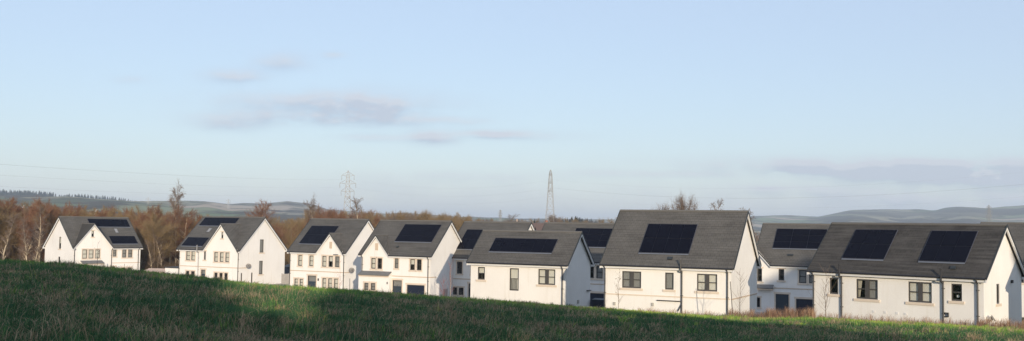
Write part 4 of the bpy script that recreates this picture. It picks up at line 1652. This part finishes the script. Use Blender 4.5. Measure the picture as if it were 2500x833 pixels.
def blades(name, X, Y, hgt, wid, tint, lean, label, cat, seed, mm=MG, stuff=True):
    r = np.random.default_rng(seed)
    n = len(X)
    z = gz(X, Y) - .02
    an = r.uniform(0, 2 * np.pi, n)
    o = np.stack([np.cos(an), np.sin(an), 0 * an], 1) * wid[:, None] * .5
    la = r.uniform(0, 2 * np.pi, n)
    L = np.stack([np.cos(la) + .25, np.sin(la), 0 * la], 1) * (lean * hgt * r.uniform(.3, 1.3, n))[:, None]
    b = np.stack([X, Y, z], 1)
    mid = b + L * .35 + np.stack([0 * X, 0 * X, hgt * .6], 1)
    top = b + L * 1.1 + np.stack([0 * X, 0 * X, hgt * (1 - .25 * np.clip(lean, 0, 1))], 1)
    v = np.stack([b - o, b + o, mid + o * .75, mid - o * .75, top], 1).reshape(-1, 3)
    i = np.arange(n)[:, None] * 5
    f = np.concatenate([np.concatenate([i, i + 1, i + 2], 1), np.concatenate([i, i + 2, i + 3], 1), np.concatenate([i + 3, i + 2, i + 4], 1)], 0)
    ob = raw_mesh(name, v, f, mm, attrs={'tint': np.repeat(tint, 5)})
    return tag(ob, label, cat, kind='stuff')


def fan(n, y0, y1, u0, u1, r, p=1.0):
    Y = y0 * (y1 / y0) ** r.uniform(0, 1, n) if p == 0 else (y0 ** (1 - p) + (y1 ** (1 - p) - y0 ** (1 - p)) * r.uniform(0, 1, n)) ** (1 / (1 - p)) if p != 1 else y0 * (y1 / y0) ** r.uniform(0, 1, n)
    u = r.uniform(u0, u1, n)
    return u * Y, Y


r = np.random.default_rng(99)
NB = 520000
Xb, Yb = fan(NB, 9.5, 82, -.60, .60, r, 1.0)
patch = vnoise(Xb, Yb, .45, 3) * .5 + vnoise(Xb, Yb, 1.1, 5) * .35 + vnoise(Xb, Yb, 2.7, 8) * .3
# near the crest the sward is greener and longer, with sunlit brightness added to its tint; the middle of the field is matted and strawy
rr = np.interp(Xb / Yb, UU, RD)
green_edge = np.clip((Yb / rr - .62) / .25, 0, 1)
straw = np.clip(.36 + 1.1 * patch - .60 * green_edge - .15 * (Xb / Yb > .12) * (Yb > 36), 0, 1)  # straw also thinned at right, to brighten the sunlit strip
tint = np.where(r.uniform(0, 1, NB) < straw * .75, r.uniform(.68, 1.0, NB), r.uniform(.0, .26, NB) + .40 * np.clip(green_edge * 1.2 - .15 + .25 * vnoise(Xb, Yb, .7, 4), 0, 1) * np.clip(.82 + Xb / 45, .5, 1))
hg = (.085 + .10 * np.clip(.5 + vnoise(Xb, Yb, .8, 11), 0, 1.4)) * r.uniform(.6, 1.5, NB)
wd = (.0045 + .00030 * Yb) * r.uniform(.7, 1.3, NB)
lean = np.where(tint > .6, r.uniform(.6, 1.9, NB), r.uniform(.2, .9, NB))
keep = Yb < rr * 1.25
blades('meadow_grass', Xb[keep], Yb[keep], hg[keep], wd[keep], tint[keep], lean[keep], 'rough meadow grass, green and matted straw mixed, covering the sloping field', 'grass', 101)

# tussocks
NT = 1500
Xt, Yt = fan(NT, 10, 70, -.58, .58, r, .8)
K = 34
Xc = np.repeat(Xt, K) + r.normal(0, .10, NT * K)
Yc = np.repeat(Yt, K) + r.normal(0, .10, NT * K)
tt = np.repeat(np.where(r.uniform(0, 1, NT) < .45, r.uniform(.68, .95, NT), r.uniform(.05, .3, NT) + .2 * (Xt / Yt > .1) * (Yt > 34)), K) + r.normal(0, .06, NT * K)  # tint raised at right, painting the sunlit strip brighter
hh = np.repeat(r.uniform(.16, .38, NT), K) * r.uniform(.5, 1.2, NT * K)
blades('tussock_grass', Xc, Yc, hh, (.0045 + .0003 * Yc), np.clip(tt, 0, 1), np.full(NT * K, .8), 'scattered taller grass tussocks standing out of the field', 'grass', 102)

NS = 5200
Xq, Yq = fan(NS, 10, 68, -.58, .58, r, .9)
ok = vnoise(Xq, Yq, .3, 6) + r.normal(0, .4, NS) > 0
Xq, Yq = Xq[ok], Yq[ok]
blades('seeded_grass', Xq, Yq, r.uniform(.25, .55, len(Xq)), .0035 + .00022 * Yq, r.uniform(.72, 1, len(Xq)), r.uniform(.2, .9, len(Xq)), 'pale seeded grass stems standing above the sward', 'grass', 104)

# tall dry grass at the foot of the right-hand houses


def dry_grass():
    r = np.random.default_rng(55)
    V = []
    segs = [((1560, 72), (1790, 68.5), 1500, .60), ((1780, 67), (1880, 66), 1900, .85), ((1870, 66), (1990, 64.5), 3600, 1.0), ((1985, 64.5), (2395, 60), 2900, .72), ((2385, 60), (2530, 59), 2600, .9)]
    Xs, Ys, Hs = [], [], []
    for (p0, y0), (p1, y1), n, h in segs:
        t = r.uniform(0, 1, n)
        Y = y0 + (y1 - y0) * t + r.normal(0, .8, n)
        px = p0 + (p1 - p0) * t
        cl = .85 + .3 * np.clip(vnoise(px * .11, 0 * px, 1.2, 2), -.7, .8)
        Xs.append((px - 1250) / FPX * Y)
        Ys.append(Y)
        Hs.append(h * r.uniform(.25, 1.15, n) ** 1.3 * cl)
    X, Y, Hh = map(np.concatenate, (Xs, Ys, Hs))
    m, nt, b = mat('dry_stems')
    a_ = nd(nt, 'ShaderNodeAttribute', attribute_name='tint')
    nt.links.new(ramp(nt, a_.outputs['Fac'], [(0, (.14, .07, .045)), (.5, (.30, .17, .10)), (1, (.44, .31, .19))]), b.inputs['Base Color'])
    b.inputs['Roughness'].default_value = .9
    blades('dry_grass', X, Y, Hh, r.uniform(.009, .018, len(X)), r.uniform(0, 1, len(X)), np.full(len(X), .35), 'tall russet dry grass growing along the foot of the right-hand houses', 'grass', 103, m)


dry_grass()


# ------------------------------------------------------------------ saplings, stakes, shrubs
def sapling(px, py0, py1, Y, label, m='bark_brown', nb=16, spread=.16, leaves=0, thin=.018, name='sapling', cat='sapling', seed=1, up=1.2, tw='twig_grey'):
    X = at(px, py0, Y).x
    z0 = float(gz(X, Y))
    z1 = at(px, py1, Y).z
    h = z1 - z0
    rr = random.Random(seed)
    e = empty(name, (X, Y, z0), 0)
    tag(e, label, cat)
    st = MB()
    pts = [Vector((rr.uniform(-.02, .02) * h * i / 5, rr.uniform(-.02, .02) * h * i / 5, h * i / 6 - (.15 if i == 0 else 0))) for i in range(7)]
    for i, (a, b) in enumerate(zip(pts, pts[1:])):
        st.tube(a, b, thin * (1.25 - i * .17), thin * (1.08 - i * .17), 6)
    st.build('trunk', m, e)
    br = MB()
    lf = MB()
    for k in range(nb):
        t = rr.uniform(.15, .95)
        i = min(int(t * 6), 5)
        p = pts[i].lerp(pts[i + 1], t * 6 - i)
        az = rr.uniform(0, 6.28)
        ln = h * spread * rr.uniform(.6, 1.4) * (1.15 - t * .6)
        d = Vector((math.cos(az), math.sin(az), up + rr.uniform(-.3, .4))).normalized()
        q = p + d * ln
        q2 = q + (d + Vector((rr.uniform(-.4, .4), rr.uniform(-.4, .4), .3))).normalized() * ln * .7
        br.tube(p, q, thin * .5, thin * .38, 4, False)
        br.tube(q, q2, thin * .38, thin * .2, 4, False)
        q3 = p.lerp(q, .5) + Vector((rr.uniform(-.5, .5), rr.uniform(-.5, .5), .6)).normalized() * ln * .6
        br.tube(p.lerp(q, .5), q3, thin * .33, thin * .18, 4, False)
        for j in range(leaves):
            c = p.lerp(q2, rr.uniform(.2, 1)) + Vector((rr.uniform(-.12, .12), rr.uniform(-.12, .12), rr.uniform(-.12, .12)))
            u = Vector((rr.uniform(-1, 1), rr.uniform(-1, 1), rr.uniform(-1, 1))) * .045
            w = Vector((rr.uniform(-1, 1), rr.uniform(-1, 1), rr.uniform(-1, 1))) * .045
            lf.poly([c - u, c + w, c + u, c - w])
    br.build('crown', tw, e)
    if leaves:
        lf.build('leaves', 'leaf_dry', e)
    return e


sapling(1510, 745, 655, 76.5, 'thin sapling holding dry leaves before the left end of the tall-roofed house', nb=16, spread=.12, leaves=2, thin=.016, seed=3)
sapling(1806, 768, 665, 70.5, 'bare upright sapling in front of the right end of the tall-roofed house', nb=18, spread=.2, thin=.016, seed=4)
sapling(2015, 778, 660, 66, 'bare branching sapling in front of the left end of the long low house', nb=20, spread=.26, thin=.018, seed=5)
sapling(1100, 722, 640, 104, 'pinkish slender shrub in front of the shaded house behind the low one', m='bark_pale', nb=14, spread=.2, thin=.022, tw='red_stem', seed=6, up=2)
sapling(1083, 722, 682, 106, 'low red-stemmed shrub beside the pinkish slender shrub', m='red_stem', nb=18, spread=.35, thin=.02, tw='red_stem', seed=7, up=1.6, name='shrub', cat='shrub')
sapling(829, 704, 628, 112, 'thin reddish sapling in front of the triple window of the third house', m='red_stem', nb=12, spread=.12, thin=.016, tw='red_stem', seed=8)
sapling(237, 662, 592, 60, 'dead dark weed stalk on the crest in front of the leftmost house', m='stake', nb=9, spread=.13, thin=.012, seed=9, name='weed_stalk', cat='weed stalk', tw='stake')


def stake(px0, py0, px1, py1, Y, label, th=.02):
    a, b = at(px0, py0, Y), at(px1, py1, Y)
    z = float(gz(a.x, Y))
    m = MB()
    base = Vector((a.x, Y, min(a.z, z) - .2))
    m.tube(base, b, th, th * .8, 6)
    m.tube(b, b + Vector((0, 0, .02)), th * .8, th * .3, 6)
    o = m.build('wooden_stake', 'stake', None)
    tag(o, label, 'stake')


stake(1790, 772, 1783, 688, 71, 'long leaning stake right of the last downpipe of the tall-roofed house', .028)
stake(854, 738, 854, 681, 46, 'thin upright dark stake in the grass before the dish on the third house', .014)
stake(128, 684, 133, 664, 34, 'short dark stalk in the grass at the left, nearest the left edge', .007)
stake(301, 672, 304, 645, 40, 'short dark stalk in the grass in front of the right end of the leftmost house', .008)
stake(937, 712, 972, 695, 74, 'thin slanting stick in front of the slate-canopied bay of the fourth house', .014)


# ------------------------------------------------------------------ unseen thicket added behind the viewer, its outline shaped for the shade ahead
def shade_wood():
    r = np.random.default_rng(8)
    XT = [-90, -10, 4.6, 6.0, 7.4, 7.8, 9.4, 10.0, 11.4, 17, 24, 28, 28.2, 55.5, 56.5, 61, 66, 67.5, 68]
    HT = [12.4, 12.4, 11.6, 7.8, 7.3, 6.7, 6.7, 8.4, 10.9, 11.4, 12.0, 11.0, -3, -3, 15, 18, 17.5, 14, -3]  # tops dip for the lit patch; tall clump added to shade one house
    n = 17000
    x = np.concatenate([r.uniform(-90, 27.8, n - 2500), r.uniform(56, 67.5, 2500)])
    y = r.uniform(-44, -38, n)
    ht = np.interp(x, XT, HT)
    z0 = gz(x, y)
    z = z0 + (ht - z0) * r.uniform(0, 1, n) ** .8
    s = r.uniform(.35, .75, n)
    z = np.minimum(z, ht - s * .6)
    c = np.stack([x, y, z], 1)
    d1 = r.normal(0, 1, (n, 3))
    d1 /= np.linalg.norm(d1, axis=1, keepdims=True)
    d2 = np.cross(d1, r.normal(0, 1, (n, 3)))
    d2 /= np.linalg.norm(d2, axis=1, keepdims=True)
    d1, d2 = d1 * s[:, None], d2 * s[:, None]
    v = np.stack([c - d1, c + d2, c + d1, c - d2], 1).reshape(-1, 3)
    f = np.arange(n * 4).reshape(-1, 4)
    o = raw_mesh('added_shade_thicket', v, f, M['conifer'])
    tag(o, 'unseen thicket added behind the viewer, its outline shaped to shade the field', 'thicket', kind='stuff')


shade_wood()

# ------------------------------------------------------------------ sun, sky, air
SUN_EL, SUN_AZ = R(8.0), math.pi - R(12.0)     # azimuth from +Y towards +X: behind the viewer, a little to the right
sd = Vector((math.sin(SUN_AZ) * math.cos(SUN_EL), math.cos(SUN_AZ) * math.cos(SUN_EL), math.sin(SUN_EL)))
sl = bpy.data.lights.new('sun', 'SUN')
sl.energy, sl.angle, sl.color = 4.2, R(0.5), (1.0, 0.845, 0.65)
so = bpy.data.objects.new('sun', sl)
so.rotation_euler = sd.to_track_quat('Z', 'Y').to_euler()
so.location = (0, -60, 80)
COL.objects.link(so)

w = bpy.data.worlds.new('World')
SC.world = w
w.use_nodes = True
nt = w.node_tree
bg = nt.nodes['Background']
sky = nd(nt, 'ShaderNodeTexSky', sky_type='NISHITA')
sky.sun_disc = False
sky.sun_elevation, sky.sun_rotation = SUN_EL, SUN_AZ
sky.air_density, sky.dust_density, sky.ozone_density = 1.0, 0.2, 2.5
veil = mixc(nt, 0.35, sky.outputs[0], (8.9, 9.8, 12.3))          # thin high cirrus over the whole sky
gen = coord(nt, 'Generated')
sep = nd(nt, 'ShaderNodeSeparateXYZ')
nt.links.new(gen, sep.inputs[0])
yy = math_(nt, 'MAXIMUM', sep.outputs[1], 0.02)
A_ = math_(nt, 'DIVIDE', sep.outputs[0], yy)
E_ = math_(nt, 'DIVIDE', sep.outputs[2], yy)
cmb = nd(nt, 'ShaderNodeCombineXYZ')
nt.links.new(A_, cmb.inputs[0])
nt.links.new(E_, cmb.inputs[1])


def cloud_field(dy):
    v = mapped(nt, cmb.outputs[0], (17, 42, 1), (0, dy * 42, 0))
    n1 = noise(nt, v, 1.0, 6, .58)
    tot = None
    # centre and half size in photo pixels, density
    for cx, cy, hx, hy, k in ((800, 250, 230, 26, .9), (790, 288, 210, 16, 1.0), (930, 260, 90, 36, .6), (575, 185, 62, 15, .95), (692, 150, 60, 20, .6), (550, 300, 80, 18, .75), (1062, 336, 55, 15, 1.0), (1190, 328, 55, 9, .85), (1100, 294, 80, 9, .6),
                              (1290, 330, 100, 11, .6), (905, 336, 70, 9, .6), (320, 195, 40, 10, .5), (815, 135, 25, 8, .6), (2330, 410, 430, 19, 2.1), (2440, 440, 300, 13, 1.5), (2000, 414, 150, 9, 1.0), (1600, 424, 190, 8, .55), (1150, 430, 220, 10, .35), (1900, 460, 120, 6, .5), (2250, 488, 420, 30, 0.9), (1050, 470, 400, 34, .35)):
        pp = at(cx, cy, 1.0)
        a0, e0 = pp.x, pp.z - dy
        dx = math_(nt, 'MULTIPLY', math_(nt, 'SUBTRACT', A_, a0), FPX / hx)
        de = math_(nt, 'MULTIPLY', math_(nt, 'SUBTRACT', E_, e0), FPX / hy)
        q = math_(nt, 'ADD', math_(nt, 'MULTIPLY', dx, dx), math_(nt, 'MULTIPLY', de, de))
        g = math_(nt, 'MULTIPLY', math_(nt, 'EXPONENT', math_(nt, 'MULTIPLY', q, -0.9)), k)
        tot = g if tot is None else math_(nt, 'ADD', tot, g)
    d = math_(nt, 'MULTIPLY', tot, math_(nt, 'MULTIPLY', math_(nt, 'SUBTRACT', n1, .27), 4.0))
    n = nd(nt, 'ShaderNodeClamp')
    nt.links.new(d, n.inputs[0])
    return n.outputs[0]


d0 = cloud_field(0.0)
d1 = cloud_field(0.0055)          # the cloud a little higher up: tells lit tops from shaded bases
topness = math_(nt, 'SUBTRACT', d0, d1)
tn = nd(nt, 'ShaderNodeMapRange')
tn.inputs['From Min'].default_value, tn.inputs['From Max'].default_value = -.35, .35
nt.links.new(topness, tn.inputs[0])
cc = mixc(nt, tn.outputs[0], (3.3, 3.9, 5.0), (5.2, 5.45, 6.1))
final = mixc(nt, math_(nt, 'MULTIPLY', d0, .82), veil, cc)
nt.links.new(final, bg.inputs[0])
bg.inputs[1].default_value = 0.118

# air: one box of thin haze round the whole scene
hz = bpy.data.meshes.new('haze')
bm = bmesh.new()
bmesh.ops.create_cube(bm, size=1.0)
bm.to_mesh(hz)
bm.free()
ho = bpy.data.objects.new('haze', hz)
ho.scale = (26000, 15600, 190)
ho.location = (0, 7300, 190 / 2 - 17)
COL.objects.link(ho)
hm = bpy.data.materials.new('haze_air')
hm.use_nodes = True
hn = hm.node_tree
hn.nodes.remove(hn.nodes['Principled BSDF'])
pv = nd(hn, 'ShaderNodeVolumePrincipled')
pv.inputs['Color'].default_value = (0.72, 0.84, 1.0, 1)
pv.inputs['Density'].default_value = 0.00014
hn.links.new(pv.outputs[0], hn.nodes['Material Output'].inputs['Volume'])
hz.materials.append(hm)
tag(ho, 'thin pale blue haze softening the far hills', 'haze', kind='stuff')

# ------------------------------------------------------------------ render settings
SC.view_settings.view_transform = 'Standard'
SC.view_settings.look = 'None'
SC.view_settings.exposure = 0.12
SC.view_settings.gamma = 1.0
SC.render.engine = 'CYCLES'
SC.cycles.max_bounces = 8
SC.cycles.transparent_max_bounces = 16
SC.cycles.volume_bounces = 1
SC.cycles.use_denoising = True
